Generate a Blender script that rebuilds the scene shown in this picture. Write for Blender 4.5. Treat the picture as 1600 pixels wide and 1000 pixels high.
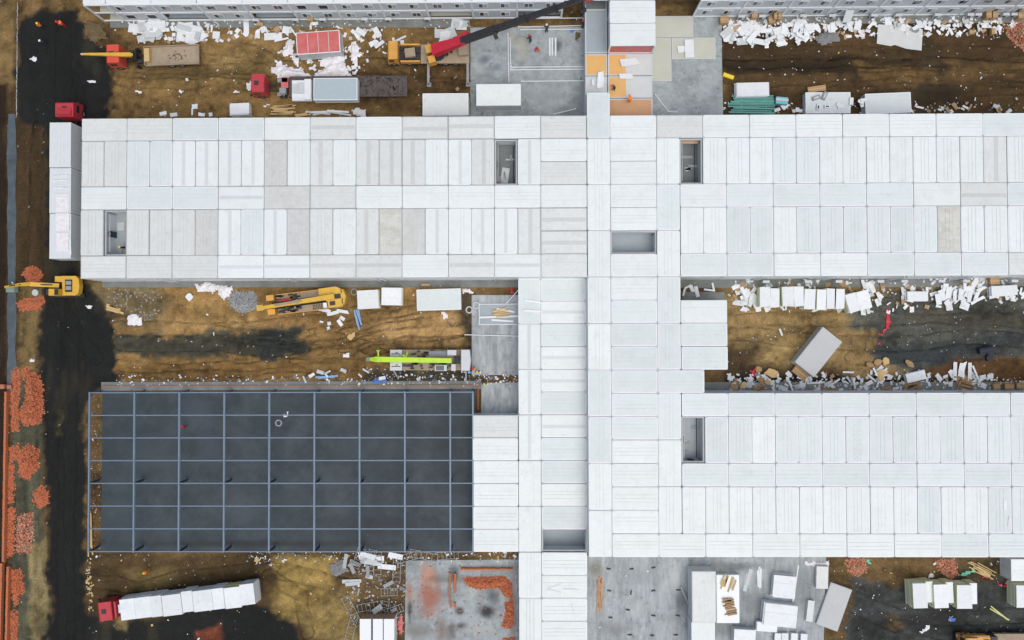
import bpy, math, random
import numpy as np
from mathutils import Vector, Matrix, Euler
random.seed(7)
RNG = np.random.default_rng(7)
sc = bpy.context.scene
for o in list(bpy.data.objects):
    bpy.data.objects.remove(o)

# ------------------------------------------------------------------ camera
FOC = 1244.03; CAMX, CAMY, CAMZ = 58.0945, -28.8219, 109.408
YAW, TX, TY = -.002599, -.019529, -.012598
Rz = Matrix(((math.cos(YAW), math.sin(YAW), 0), (-math.sin(YAW), math.cos(YAW), 0), (0, 0, 1)))
Rx = Matrix(((1, 0, 0), (0, math.cos(TX), -math.sin(TX)), (0, math.sin(TX), math.cos(TX))))
Ry = Matrix(((math.cos(TY), 0, math.sin(TY)), (0, 1, 0), (-math.sin(TY), 0, math.cos(TY))))
RC = Rx @ Ry @ Rz                       # world -> camera
cam = bpy.data.cameras.new("camera"); camo = bpy.data.objects.new("camera", cam)
sc.collection.objects.link(camo)
camo.matrix_world = Matrix.Translation((CAMX, CAMY, CAMZ)) @ RC.transposed().to_4x4()
cam.sensor_width = 36; cam.lens = 36 * FOC / 1600; cam.clip_start = 1; cam.clip_end = 3000
sc.camera = camo

# ------------------------------------------------------------------ sky, sun, exposure (overcast)
SUN_EL, SUN_AZ = math.radians(70), math.radians(150)     # azimuth clockwise from north
w = bpy.data.worlds.new("World"); sc.world = w; w.use_nodes = True
nt = w.node_tree; bg = nt.nodes["Background"]
sky = nt.nodes.new("ShaderNodeTexSky"); sky.sky_type = 'NISHITA'; sky.sun_disc = False
sky.sun_elevation = SUN_EL; sky.sun_rotation = SUN_AZ
sky.air_density = 1.0; sky.dust_density = 5.0; sky.ozone_density = 1.0
nt.links.new(sky.outputs[0], bg.inputs[0]); bg.inputs[1].default_value = .10
sl = bpy.data.lights.new("sun", 'SUN'); sl.energy = 1.5; sl.angle = math.radians(70); sl.color = (.972, 1, .985)
so = bpy.data.objects.new("sun", sl); sc.collection.objects.link(so)
so.rotation_euler = Vector((math.sin(SUN_AZ)*math.cos(SUN_EL), math.cos(SUN_AZ)*math.cos(SUN_EL), math.sin(SUN_EL))).to_track_quat('Z', 'Y').to_euler()
so.location = (60, -30, 150)
sc.view_settings.view_transform = 'Standard'; sc.view_settings.look = 'None'
sc.view_settings.gamma = 1; sc.view_settings.use_curve_mapping = False
sc.view_settings.exposure = 0.06

# ------------------------------------------------------------------ helpers
G = 3.03                                 # half a module: the planning grid of the whole site
def W(px, py, z=0.0):                    # photo pixel on the level z -> site coordinates
    d = RC.transposed() @ Vector(((px-800)/FOC, (500-py)/FOC, -1.0)); t = (z-CAMZ)/d.z
    return Vector((CAMX+t*d.x, CAMY+t*d.y, z))
def mpp(z=0.0): return (CAMZ-z)/FOC      # metres per photo pixel at level z
def lin(r, g, b):
    f = lambda c: (c/255/12.92) if c/255 <= .04045 else ((c/255+.055)/1.055)**2.4
    return (f(r), f(g), f(b))

def link(o, parent=None):
    sc.collection.objects.link(o)
    if parent is not None: o.parent = parent
    return o
def tag(o, label=None, cat=None, group=None, kind=None):
    if label: o["label"] = label
    if cat: o["category"] = cat
    if group: o["group"] = group
    if kind: o["kind"] = kind
    return o
def thing(name, label, cat, loc=(0, 0, 0), rz=0.0, group=None):
    o = bpy.data.objects.new(name, None); link(o); o.empty_display_size = .3
    o.location = loc; o.rotation_euler = (0, 0, rz)
    return tag(o, label, cat, group)

class MB:
    def __init__(s): s.v = []; s.f = []; s.m = []
    def add(s, vs, fs, mi=0):
        n = len(s.v); s.v += [tuple(v) for v in vs]
        for f in fs: s.f.append(tuple(i+n for i in f)); s.m.append(mi)
        return s
    def box(s, c, d, rz=0.0, mi=0, rot=None, taper=1.0):
        x, y, z = (d[0]/2, d[1]/2, d[2]/2); t = taper
        vs = [Vector((sx*x*(t if sz > 0 else 1), sy*y*(t if sz > 0 else 1), sz*z)) for sz in (-1, 1) for sx, sy in ((-1, -1), (1, -1), (1, 1), (-1, 1))]
        M = rot if rot is not None else Matrix.Rotation(rz, 3, 'Z')
        return s.add([M @ v + Vector(c) for v in vs], [(3, 2, 1, 0), (4, 5, 6, 7), (0, 1, 5, 4), (1, 2, 6, 5), (2, 3, 7, 6), (3, 0, 4, 7)], mi)
    def span(s, x0, x1, y0, y1, z0, z1, mi=0):
        return s.box(((x0+x1)/2, (y0+y1)/2, (z0+z1)/2), (abs(x1-x0), abs(y1-y0), abs(z1-z0)), 0, mi)
    def bar(s, a, b, wd, ht=None, mi=0, w2=None):
        a = Vector(a); b = Vector(b); ht = ht or wd; d = (b-a).normalized()
        up = Vector((0, 0, 1)) if abs(d.z) < .95 else Vector((0, 1, 0))
        r = d.cross(up).normalized(); u = r.cross(d).normalized(); k = (w2 or wd)/wd
        vs = []
        for p, q in ((a, 1), (b, k)):
            for sx, sz in ((-1, -1), (1, -1), (1, 1), (-1, 1)): vs.append(p + r*sx*wd/2*q + u*sz*ht/2*q)
        return s.add(vs, [(0, 1, 2, 3), (7, 6, 5, 4), (1, 0, 4, 5), (2, 1, 5, 6), (3, 2, 6, 7), (0, 3, 7, 4)], mi)
    def tube(s, a, b, r, n=8, mi=0, r2=None):
        a = Vector(a); b = Vector(b); r2 = r if r2 is None else r2; d = (b-a).normalized()
        up = Vector((0, 0, 1)) if abs(d.z) < .95 else Vector((1, 0, 0))
        e = d.cross(up).normalized(); u = e.cross(d)
        vs = [p + (e*math.cos(2*math.pi*k/n) + u*math.sin(2*math.pi*k/n))*q for p, q in ((a, r), (b, r2)) for k in range(n)]
        fs = [(k, (k+1) % n, n+(k+1) % n, n+k) for k in range(n)] + [tuple(range(n))[::-1], tuple(range(n, 2*n))]
        return s.add(vs, fs, mi)
    def path(s, pts, r, n=6, mi=0):
        for a, b in zip(pts[:-1], pts[1:]): s.tube(a, b, r, n, mi)
        return s
    def prism(s, poly, z0, z1, mi=0, mis=None):
        n = len(poly); a = sum(poly[i][0]*poly[(i+1) % n][1]-poly[(i+1) % n][0]*poly[i][1] for i in range(n))
        if a < 0: poly = poly[::-1]
        s.add([(x, y, z0) for x, y in poly]+[(x, y, z1) for x, y in poly], [tuple(range(n))[::-1], tuple(range(n, 2*n))], mi)
        b = len(s.v)-2*n
        for i in range(n):
            j = (i+1) % n; s.f.append((b+i, b+j, b+n+j, b+n+i)); s.m.append(mi if mis is None else mis)
        return s
    def side(s, poly, y0, y1, mi=0):        # outline in x-z, extruded along y
        n = len(poly); a = sum(poly[i][0]*poly[(i+1) % n][1]-poly[(i+1) % n][0]*poly[i][1] for i in range(n))
        if a < 0: poly = poly[::-1]
        s.add([(x, y0, z) for x, z in poly]+[(x, y1, z) for x, z in poly], [tuple(range(n)), tuple(range(n, 2*n))[::-1]]+[(i, n+i, n+(i+1) % n, (i+1) % n) for i in range(n)], mi)
        return s
    def mesh(s, name, mats):
        me = bpy.data.meshes.new(name); me.from_pydata(s.v, [], s.f)
        for m in (mats if isinstance(mats, (list, tuple)) else [mats]): me.materials.append(m)
        me.polygons.foreach_set('material_index', s.m); me.update()
        return me
    def build(s, name, mats, parent=None, loc=None, rz=None):
        o = bpy.data.objects.new(name, s.mesh(name, mats)); link(o, parent)
        if loc is not None: o.location = loc
        if rz is not None: o.rotation_euler = (0, 0, rz)
        return o
def inst(name, me, parent=None, loc=(0, 0, 0), rot=(0, 0, 0), scale=None):
    o = bpy.data.objects.new(name, me); link(o, parent); o.location = loc; o.rotation_euler = rot
    if scale: o.scale = scale
    return o
def copy_tree(o, parent=None):
    c = o.copy(); link(c)
    if parent is not None: c.parent = parent; c.matrix_parent_inverse = o.matrix_parent_inverse
    for ch in list(o.children): copy_tree(ch, c)
    return c
def rrect(lx, ly, r, n=4):
    p = []
    for cx, cy, a0 in ((lx/2-r, ly/2-r, 0), (-lx/2+r, ly/2-r, 90), (-lx/2+r, -ly/2+r, 180), (lx/2-r, -ly/2+r, 270)):
        for k in range(n+1):
            a = math.radians(a0+90*k/n); p.append((cx+r*math.cos(a), cy+r*math.sin(a)))
    return p

# ------------------------------------------------------------------ materials
def mat(name, col, rough=.6, var=.06, scale=3.0, dirt=None, dirt_amt=.0, dscale=.8, stretch=(1, 1, 1), bump=0.0, bscale=20, metal=0.0, objvar=.0, spec=.4, alpha=None):
    m = bpy.data.materials.new(name); m.use_nodes = True; t = m.node_tree; N = t.nodes; L = t.links
    b = N["Principled BSDF"]; b.inputs["Roughness"].default_value = rough; b.inputs["Metallic"].default_value = metal
    b.inputs["Specular IOR Level"].default_value = spec
    tc = N.new("ShaderNodeTexCoord"); oi = N.new("ShaderNodeObjectInfo")
    mp = N.new("ShaderNodeMapping"); mp.inputs["Scale"].default_value = stretch; L.new(tc.outputs["Object"], mp.inputs[0])
    ad = N.new("ShaderNodeVectorMath"); ad.operation = 'ADD'
    cm = N.new("ShaderNodeMath"); cm.operation = 'MULTIPLY'; cm.inputs[1].default_value = 57.0; L.new(oi.outputs["Random"], cm.inputs[0])
    L.new(mp.outputs[0], ad.inputs[0]); L.new(cm.outputs[0], ad.inputs[1])
    nz = N.new("ShaderNodeTexNoise"); nz.inputs["Scale"].default_value = scale; nz.inputs["Detail"].default_value = 5; nz.inputs["Roughness"].default_value = .65
    L.new(ad.outputs[0], nz.inputs["Vector"])
    mr = N.new("ShaderNodeMapRange"); mr.inputs[1].default_value = .25; mr.inputs[2].default_value = .75
    mr.inputs[3].default_value = 1-var; mr.inputs[4].default_value = 1+var; L.new(nz.outputs["Fac"], mr.inputs[0])
    ov = N.new("ShaderNodeMapRange"); ov.inputs[3].default_value = 1-objvar; ov.inputs[4].default_value = 1+objvar*.6; L.new(oi.outputs["Random"], ov.inputs[0])
    mm = N.new("ShaderNodeMath"); mm.operation = 'MULTIPLY'; L.new(mr.outputs[0], mm.inputs[0]); L.new(ov.outputs[0], mm.inputs[1])
    sc_ = N.new("ShaderNodeVectorMath"); sc_.operation = 'SCALE'; sc_.inputs[0].default_value = col; L.new(mm.outputs[0], sc_.inputs["Scale"])
    out = sc_.outputs[0]
    if dirt is not None:
        n2 = N.new("ShaderNodeTexNoise"); n2.inputs["Scale"].default_value = dscale; n2.inputs["Detail"].default_value = 7; n2.inputs["Roughness"].default_value = .7
        L.new(ad.outputs[0], n2.inputs["Vector"])
        r2 = N.new("ShaderNodeMapRange"); r2.inputs[1].default_value = .45; r2.inputs[2].default_value = .78; r2.inputs[3].default_value = 0; r2.inputs[4].default_value = dirt_amt
        L.new(n2.outputs["Fac"], r2.inputs[0])
        mx = N.new("ShaderNodeMix"); mx.data_type = 'RGBA'; L.new(r2.outputs[0], mx.inputs[0]); L.new(out, mx.inputs[6]); mx.inputs[7].default_value = (*dirt, 1)
        out = mx.outputs[2]
    L.new(out, b.inputs["Base Color"])
    if bump:
        n3 = N.new("ShaderNodeTexNoise"); n3.inputs["Scale"].default_value = bscale; n3.inputs["Detail"].default_value = 4
        L.new(tc.outputs["Object"], n3.inputs["Vector"])
        bp = N.new("ShaderNodeBump"); bp.inputs["Strength"].default_value = bump; bp.inputs["Distance"].default_value = .05
        L.new(n3.outputs["Fac"], bp.inputs["Height"]); L.new(bp.outputs[0], b.inputs["Normal"])
    return m
M = {}
grime = (.40, .38, .32)
M['w'] = mat('roof_white', (.752, .80, .785), .45, .025, 2, (.62, .64, .64), .35, .9, objvar=.035)
M['b'] = mat('roof_pale_grey', (.655, .715, .71), .45, .03, 2, (.73, .785, .775), .5, .7, objvar=.07)
M['c'] = mat('roof_cream', (.685, .71, .695), .5, .05, 2.2, (.56, .56, .52), .45, 1.2, objvar=.05)
M['d'] = mat('roof_dusty', (.61, .62, .60), .55, .07, 2.2, (.42, .40, .35), .5, 1.2, objvar=.06)
M['x'] = mat('roof_stained', (.63, .63, .58), .6, .10, 2.0, (.32, .29, .22), .6, 1.1, (1, .6, 1))
M['band'] = mat('roof_band_grey', (.63, .67, .67), .5, .04, 2, objvar=.05)
M['bandd'] = mat('roof_band_dusty', (.58, .585, .57), .5, .06, 2, objvar=.05)
M['rim'] = mat('roof_rim_white', (.80, .825, .84), .4, .02, 2)
M['rimd'] = mat('roof_rim_grey', (.57, .585, .575), .5, .06, 3)
M['seam'] = mat('roof_seam', (.60, .645, .65), .5, .05, 3)
M['gap'] = mat('beam_grey', (.36, .385, .39), .6, .1, 3)
M['gapl'] = mat('beam_light_grey', (.58, .62, .625), .6, .1, 3)
M['fwall'] = mat('facade_panel', (.53, .575, .595), .45, .05, 1.5, (.44, .47, .48), .5, .6, objvar=.07)
M['wall'] = mat('wall_panel_white', (.66, .70, .72), .45, .04, 1.5, (.50, .52, .52), .4, .6, objvar=.05)
M['post'] = mat('post_white', (.74, .77, .78), .4, .03, 2)
M['dark'] = mat('dark_opening', (.03, .035, .04), .6, .1, 3)
M['glass'] = mat('window_glass', (.025, .03, .035), .08, .1, 3, spec=.8)
M['blind'] = mat('window_blind', (.42, .45, .46), .5, .1, 3)
M['greyfloor'] = mat('grey_floor', (.34, .39, .42), .5, .05, 1.2, (.25, .28, .3), .4, .8)
M['darkfloor'] = mat('dark_floor', (.17, .19, .19), .6, .1, 1.2, (.10, .11, .11), .6, .8)
M['orange_floor'] = mat('orange_floor', (.72, .42, .14), .5, .06, 1.5, (.6, .36, .16), .5, .7)
M['brown_floor'] = mat('brown_floor', (.55, .31, .16), .5, .06, 1.5, (.46, .27, .15), .5, .7)
M['white_floor'] = mat('cement_board', (.60, .62, .61), .7, .06, 2, (.48, .49, .47), .5, 1)
M['beige'] = mat('beige_deck', (.52, .52, .44), .7, .06, 1.2, (.40, .39, .32), .5, .6)
M['red_panel'] = mat('red_panel', (.56, .13, .12), .5, .08, 1.6, (.62, .30, .28), .6, .9)
M['conc'] = mat('concrete', (.36, .395, .40), .85, .22, 1.3, (.19, .215, .225), .95, .33, bump=.3)
M['conc2'] = mat('concrete_streaked', (.40, .43, .44), .85, .25, 1.2, (.19, .21, .22), 1.0, .40, (2.0, .40, 1), bump=.3)
M['apron'] = mat('concrete_apron', (.22, .235, .225), .85, .25, 1.2, (.10, .10, .085), .9, .6, bump=.3)
M['slabdark'] = mat('fresh_dark_slab', (.031, .046, .053), .6, .22, .6, (.082, .10, .118), .9, .14, bump=.25)
M['steelblue'] = mat('blue_steel', (.165, .23, .31), .45, .08, 2, (.25, .30, .36), .4, .5, metal=.1)
M['steeldark'] = mat('blue_steel_column', (.06, .09, .14), .5, .1, 2)
M['brick'] = mat('orange_brick', (.55, .165, .062), .85, .35, 9.0, (.34, .12, .07), .7, 4)
M['bricklow'] = mat('pale_brick', (.44, .175, .10), .85, .35, 9.0, (.28, .14, .09), .7, 4)
M['panel'] = mat('white_panel', (.76, .79, .81), .5, .04, 2, (.62, .64, .64), .4, 1.2, objvar=.08)
M['panelg'] = mat('grey_panel', (.54, .57, .58), .6, .06, 2, (.44, .45, .44), .5, 1.2, objvar=.08)
M['foam'] = mat('plastic_wrap', (.79, .775, .795), .55, .10, 3, (.56, .52, .55), .6, 2.2, bump=.4, bscale=5)
M['card'] = mat('cardboard', (.42, .27, .14), .8, .12, 3, (.30, .20, .11), .5, 1.5, objvar=.15)
M['wood'] = mat('timber', (.64, .46, .21), .75, .12, 4, (.42, .28, .14), .5, 2, (1, 4, 1), objvar=.12)
M['wool'] = mat('rock_wool', (.68, .70, .28), .9, .15, 6, (.5, .52, .22), .5, 3)
M['red'] = mat('red_paint', (.50, .045, .06), .35, .06, 2, (.36, .05, .05), .4, 1.2)
M['redor'] = mat('orange_red_paint', (.66, .09, .055), .35, .06, 2, (.5, .09, .06), .4, 1.2)
M['crimson'] = mat('crimson_paint', (.55, .02, .045), .35, .08, 2)
M['yellow'] = mat('machine_yellow', (.70, .42, .045), .4, .08, 2, (.42, .27, .07), .45, 1.3)
M['orange'] = mat('machine_orange', (.70, .35, .065), .4, .08, 2, (.45, .25, .08), .45, 1.3)
M['lime'] = mat('lime_paint', (.48, .75, .02), .35, .06, 2)
M['black'] = mat('black_metal', (.03, .03, .033), .5, .2, 4, (.08, .075, .065), .5, 2)
M['grey'] = mat('grey_metal', (.30, .31, .32), .5, .12, 3, (.2, .19, .17), .5, 1.5)
M['lgrey'] = mat('light_grey_metal', (.58, .60, .62), .45, .06, 3, (.4, .4, .4), .4, 1.5)
M['bed'] = mat('dusty_truck_bed', (.37, .30, .21), .8, .12, 1.5, (.25, .18, .13), .6, .9)
M['bedd'] = mat('dark_truck_bed', (.105, .085, .078), .8, .2, 2.5, (.05, .04, .04), .7, 2.0)
M['tyre'] = mat('tyre_rubber', (.022, .021, .02), .9, .2, 4, (.09, .075, .05), .5, 3)
M['blue'] = mat('blue_sheet', (.06, .17, .52), .5, .1, 3)
M['lblue'] = mat('light_blue_profile', (.22, .40, .66), .5, .1, 3)
M['green'] = mat('green_pipe', (.13, .38, .33), .45, .1, 2, (.3, .45, .42), .4, 1)
M['teal'] = mat('teal_box', (.18, .50, .55), .5, .08, 2)
M['mint'] = mat('mint_net', (.15, .52, .36), .7, .15, 3)
M['tarp'] = mat('grey_green_tarp', (.20, .27, .22), .7, .2, 2)
M['skin'] = mat('skin', (.45, .27, .19), .6, .05, 3)
M['cloth'] = mat('dark_clothing', (.035, .04, .055), .8, .15, 3)
M['vest'] = mat('orange_vest', (.85, .22, .03), .6, .08, 3)
M['hatw'] = mat('white_helmet', (.8, .8, .8), .4, .03, 3)
M['haty'] = mat('yellow_helmet', (.85, .62, .03), .4, .03, 3)
M['hatr'] = mat('red_helmet', (.7, .04, .03), .4, .03, 3)
M['rubble'] = mat('grey_rubble', (.20, .205, .21), .9, .3, 5, (.3, .3, .29), .5, 3)
M['scaff'] = mat('galvanised_steel', (.38, .40, .40), .5, .15, 3)
M['earth'] = mat('earth_mound', (.16, .115, .055), .95, .3, 1.2, (.09, .065, .035), .7, .7, bump=.6, bscale=6)
M['redearth'] = mat('brick_dust', (.36, .13, .075), .95, .25, 1.2, (.24, .12, .08), .6, .7, bump=.5, bscale=6)
M['water'] = mat('ditch_concrete', (.085, .11, .128), .5, .25, .9, (.045, .05, .05), .9, .6)
M['brickd'] = mat('dark_brick', (.33, .085, .05), .85, .3, 9.0)
M['brickp'] = mat('light_brick', (.70, .30, .18), .85, .25, 9.0)

def weather(m, amt=.10, col=(.42, .43, .40)):
    t = m.node_tree; N = t.nodes; L = t.links; bs = N['Principled BSDF']; cur = bs.inputs['Base Color'].links[0].from_socket
    geo = N.new('ShaderNodeNewGeometry')
    for sc_, lo, hi, k in ((.35, .50, .72, amt), (3.5, .60, .74, amt*1.6), (1.1, .58, .66, amt*1.2)):
        nz = N.new('ShaderNodeTexNoise'); nz.inputs['Scale'].default_value = sc_; nz.inputs['Detail'].default_value = 8; nz.inputs['Roughness'].default_value = .72; L.new(geo.outputs['Position'], nz.inputs['Vector'])
        mr = N.new('ShaderNodeMapRange'); mr.inputs[1].default_value = lo; mr.inputs[2].default_value = hi; mr.inputs[3].default_value = 0; mr.inputs[4].default_value = k; L.new(nz.outputs['Fac'], mr.inputs[0])
        mx = N.new('ShaderNodeMix'); mx.data_type = 'RGBA'; L.new(mr.outputs[0], mx.inputs[0]); L.new(cur, mx.inputs[6]); mx.inputs[7].default_value = (*col, 1); cur = mx.outputs[2]
    L.new(cur, bs.inputs['Base Color'])
for k in 'wb': weather(M[k], .19)
for k in 'cdx': weather(M[k], .26)
for k in ('yellow', 'orange', 'red', 'redor', 'crimson', 'lime'): weather(M[k], .30, (.16, .13, .09))
for k in ('conc', 'conc2', 'apron'): weather(M[k], .45, (.11, .11, .10))
weather(M['slabdark'], .30, (.075, .095, .115)); weather(M['panel'], .22, (.40, .40, .37)); weather(M['bed'], .3, (.14, .11, .08))
M['trailer'] = mat('trailer_white', (.66, .70, .71), .45, .04, 2, (.56, .59, .59), .4, .9)

# ------------------------------------------------------------------ ground: one sheet with its soil and asphalt colours
def vnoise(x, y, s, seed):
    r = np.random.default_rng(seed); t = r.random((256, 256)).astype(np.float32)
    xs = x/s; ys = y/s; xi = np.floor(xs).astype(int); yi = np.floor(ys).astype(int)
    fx = xs-xi; fy = ys-yi; fx = fx*fx*(3-2*fx); fy = fy*fy*(3-2*fy)
    a = t[xi % 256, yi % 256]; b = t[(xi+1) % 256, yi % 256]; c = t[xi % 256, (yi+1) % 256]; d = t[(xi+1) % 256, (yi+1) % 256]
    return (a*(1-fx)+b*fx)*(1-fy)+(c*(1-fx)+d*fx)*fy
def fbm(x, y, s, seed, o=4):
    v = 0; a = .5; n = 0
    for k in range(o):
        v = v+a*vnoise(x, y, s, seed+k*13); n += a; a *= .55; s *= .5
    return v/n-.5
def sdf(px, py, poly):                   # signed distance to a polygon, inside negative
    d = np.full(px.shape, 1e9); ins = np.zeros(px.shape, bool); n = len(poly)
    for i in range(n):
        x0, y0 = poly[i]; x1, y1 = poly[(i+1) % n]; ex, ey = x1-x0, y1-y0
        t = np.clip(((px-x0)*ex+(py-y0)*ey)/(ex*ex+ey*ey+1e-9), 0, 1)
        d = np.minimum(d, (px-x0-t*ex)**2+(py-y0-t*ey)**2)
        if y0 != y1:
            c = ((y0 > py) != (y1 > py)) & (px < (x1-x0)*(py-y0)/(y1-y0)+x0); ins ^= c
    return np.sqrt(d)*np.where(ins, -1, 1)
def rect(x0, y0, x1, y1): return [(x0, y0), (x1, y0), (x1, y1), (x0, y1)]
def ell(cx, cy, rx, ry, n=14): return [(cx+rx*math.cos(2*math.pi*k/n), cy+ry*math.sin(2*math.pi*k/n)) for k in range(n)]

STEP = .18
gx = np.concatenate([[-900, -400, -150, -60, -30], np.arange(-17, 132, STEP), [145, 200, 300, 500, 1000]])
gy = np.concatenate([[-1000, -400, -200, -120, -90], np.arange(-77, 21, STEP), [35, 60, 120, 300, 900]])
XX, YY = np.meshgrid(gx, gy, indexing='ij')
R3 = np.array(RC); e = np.stack([XX-CAMX, YY-CAMY, np.full_like(XX, -CAMZ)], -1)@R3.T
PXg = 800+FOC*e[..., 0]/-e[..., 2]; PYg = 500-FOC*e[..., 1]/-e[..., 2]
n1 = fbm(XX, YY, 5.0, 1); n2 = fbm(XX, YY, 1.6, 2); n3 = fbm(XX+40, YY*3.2, 6.0, 3); n4 = fbm(XX, YY, 1.0, 5, 3)
n5 = fbm(XX*3.2, YY, 6.0, 9)
wx = PXg+n2*16+n4*5; wy = PYg+fbm(XX, YY, 1.7, 21)*14+n4*5
col = np.empty(XX.shape+(3,)); col[:] = lin(96, 72, 38)
ASPH = (29, 29, 29); ASPH2 = (64, 65, 66)
TONES = [                                  # outline in photo pixels, colour, edge softness, noise weight
    (rect(-400, -300, 2100, 190), (104, 78, 40), 10, 1),
    (rect(168, 30, 740, 190), (122, 92, 46), 8, 1),
    ([(300, 70), (420, 60), (440, 110), (330, 120)], (134, 105, 56), 25, 1),
    ([(200, 105), (400, 108), (390, 122), (200, 122)], (92, 70, 36), 10, 1.5),
    ([(540, 95), (735, 85), (735, 180), (560, 182)], (92, 67, 34), 18, 1),
    ([(130, 36), (175, 40), (185, 70), (160, 75), (140, 60)], (78, 58, 30), 10, 1),
    (rect(1128, 30, 2100, 190), (76, 55, 28), 8, 1),
    ([(1130, 92), (2100, 92), (2100, 110), (1130, 112)], (46, 34, 20), 7, 1.6),
    ([(1130, 66), (1200, 60), (1290, 80), (1290, 92), (1130, 96)], (62, 45, 24), 12, 1.4),
    ([(1440, 55), (1560, 50), (1560, 90), (1440, 95)], (66, 46, 24), 20, 1.4),
    ([(1380, 98), (1415, 96), (1415, 114), (1385, 114)], (40, 29, 18), 5, .8),
    ([(1525, 114), (1562, 114), (1560, 126), (1527, 127)], (40, 30, 20), 6, .8),
    ([(1430, 135), (1500, 130), (1500, 172), (1430, 170)], (48, 36, 22), 14, 1.2),
    (rect(1340, 104, 1460, 124), (94, 69, 32), 10, 1.4),
    (rect(1480, 100, 1600, 124), (88, 64, 31), 10, 1.6),
    (rect(-400, -300, 26, 140), (112, 86, 46), 10, 1),
    (rect(-400, 130, 12, 1400), (44, 30, 18), 4, .5),
    (rect(12, 135, 80, 600), (64, 47, 26), 8, 1),
    ([(34, 440), (74, 450), (66, 600), (32, 600)], (104, 82, 44), 8, 1),
    (rect(14, 590, 66, 1400), (72, 70, 54), 6, 1),
    ([(44, 855), (70, 840), (75, 880), (80, 990), (70, 1100), (50, 1100)], (122, 105, 66), 5, .8),
    (rect(150, 440, 745, 605), (132, 98, 48), 8, 1),
    (rect(130, 440, 250, 505), (104, 88, 58), 16, 1.4),
    ([(590, 490), (722, 488), (726, 548), (600, 548)], (164, 124, 70), 16, 1),
    ([(250, 500), (400, 500), (420, 512), (260, 512)], (160, 122, 66), 10, 1),
    ([(180, 522), (330, 518), (470, 520), (480, 545), (440, 566), (300, 556), (180, 556)], (66, 62, 50), 8, 2),
    ([(400, 512), (465, 520), (472, 545), (440, 562), (405, 558)], (50, 52, 50), 8, 1.5),
    (rect(180, 566, 570, 596), (112, 80, 34), 8, 1.3),
    ([(720, 450), (745, 450), (745, 600), (735, 600), (725, 540)], (74, 60, 42), 8, 1.2),
    (rect(570, 575, 745, 605), (62, 54, 42), 6, 1.2),
    (rect(1128, 436, 2100, 612), (132, 104, 60), 8, 1),
    ([(1128, 540), (1240, 560), (1330, 590), (1330, 612), (1128, 612)], (74, 56, 36), 12, 1.2),
    ([(1195, 545), (1260, 540), (1250, 565), (1190, 565)], (154, 124, 70), 14, 1),
    ([(1330, 478), (1400, 450), (2100, 440), (2100, 572), (1500, 575), (1400, 585), (1360, 560), (1372, 520), (1330, 505)], (76, 75, 69), 9, 1.6),
    ([(1362, 545), (1430, 535), (1600, 520), (1600, 545), (1480, 572), (1375, 575)], (54, 57, 60), 10, 1.8),
    (rect(1420, 490, 2100, 512), (70, 66, 56), 10, 2),
    ([(1440, 575), (1500, 562), (2100, 560), (2100, 600), (1440, 600)], (90, 60, 26), 8, 1.3),
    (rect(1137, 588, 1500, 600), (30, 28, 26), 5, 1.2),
    (rect(132, 862, 640, 1400), (76, 57, 31), 8, 1.2),
    ([(425, 868), (525, 868), (520, 960), (430, 958)], (142, 113, 50), 12, 1.3),
    ([(205, 895), (260, 880), (290, 905), (240, 925), (200, 925)], (100, 82, 42), 10, 1.3),
    ([(470, 950), (560, 920), (560, 1000), (480, 1000)], (134, 108, 54), 14, 1.2),
    ([(560, 890), (640, 890), (640, 930), (560, 940)], (92, 70, 40), 10, 1.2),
    (rect(1288, 868, 2100, 1400), (98, 74, 40), 8, 1.2),
    ([(1500, 876), (2100, 876), (2100, 905), (1500, 903)], (84, 70, 46), 9, 1.2),
    ([(1330, 908), (1420, 912), (1600, 898), (2100, 905), (2100, 1400), (1310, 1400), (1318, 985)], ASPH2, 7, 1.5),
    ([(1330, 960), (1500, 950), (1500, 1000), (1330, 1000)], (46, 46, 46), 14, 2),
    ([(1380, 965), (1400, 958), (1420, 985), (1390, 990)], (96, 76, 44), 12, 1.5),
    # the black road on the west side
    ([(38, 28), (80, 14), (125, 16), (132, 60), (170, 80), (174, 130), (168, 190), (125, 195), (125, 440), (165, 470), (180, 520), (180, 560), (187, 598), (150, 606), (134, 640), (131, 870), (133, 950), (170, 978), (250, 962), (320, 940), (405, 945), (455, 975), (470, 1010), (470, 1400), (66, 1400), (70, 985), (78, 960), (75, 860), (69, 720), (60, 620), (62, 520), (74, 450), (74, 200), (30, 190), (24, 120), (26, 60)], ASPH, 6, 1.5),
    ([(88, 650), (95, 645), (95, 678), (88, 680)], (72, 66, 40), 5, 1),
    ([(182, 960), (200, 962), (196, 985), (178, 978)], (112, 94, 56), 6, 1.2),
    ([(305, 980), (345, 976), (350, 1010), (300, 1010)], (112, 52, 28), 8, 1.2),
]
for poly, c, soft, k in TONES:
    xs = [p[0] for p in poly]; ys = [p[1] for p in poly]; m = soft*3+30
    msk = (PXg > min(xs)-m) & (PXg < max(xs)+m) & (PYg > min(ys)-m) & (PYg < max(ys)+m)
    if not msk.any(): continue
    d = sdf((PXg+(wx-PXg)*k)[msk], (PYg+(wy-PYg)*k)[msk], poly)
    if soft > 6: d = d+n3[msk]*soft*2.2*k
    a = np.clip(.5-d/(2*soft), 0, 1); a = (a*a*(3-2*a))[:, None]
    col[msk] = col[msk]*(1-a)+np.array(lin(*c))*a
g_ = col.mean(-1, keepdims=True); col = (col*.82+g_*.18)*np.array([1.10, 1.15, 1.08])
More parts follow.
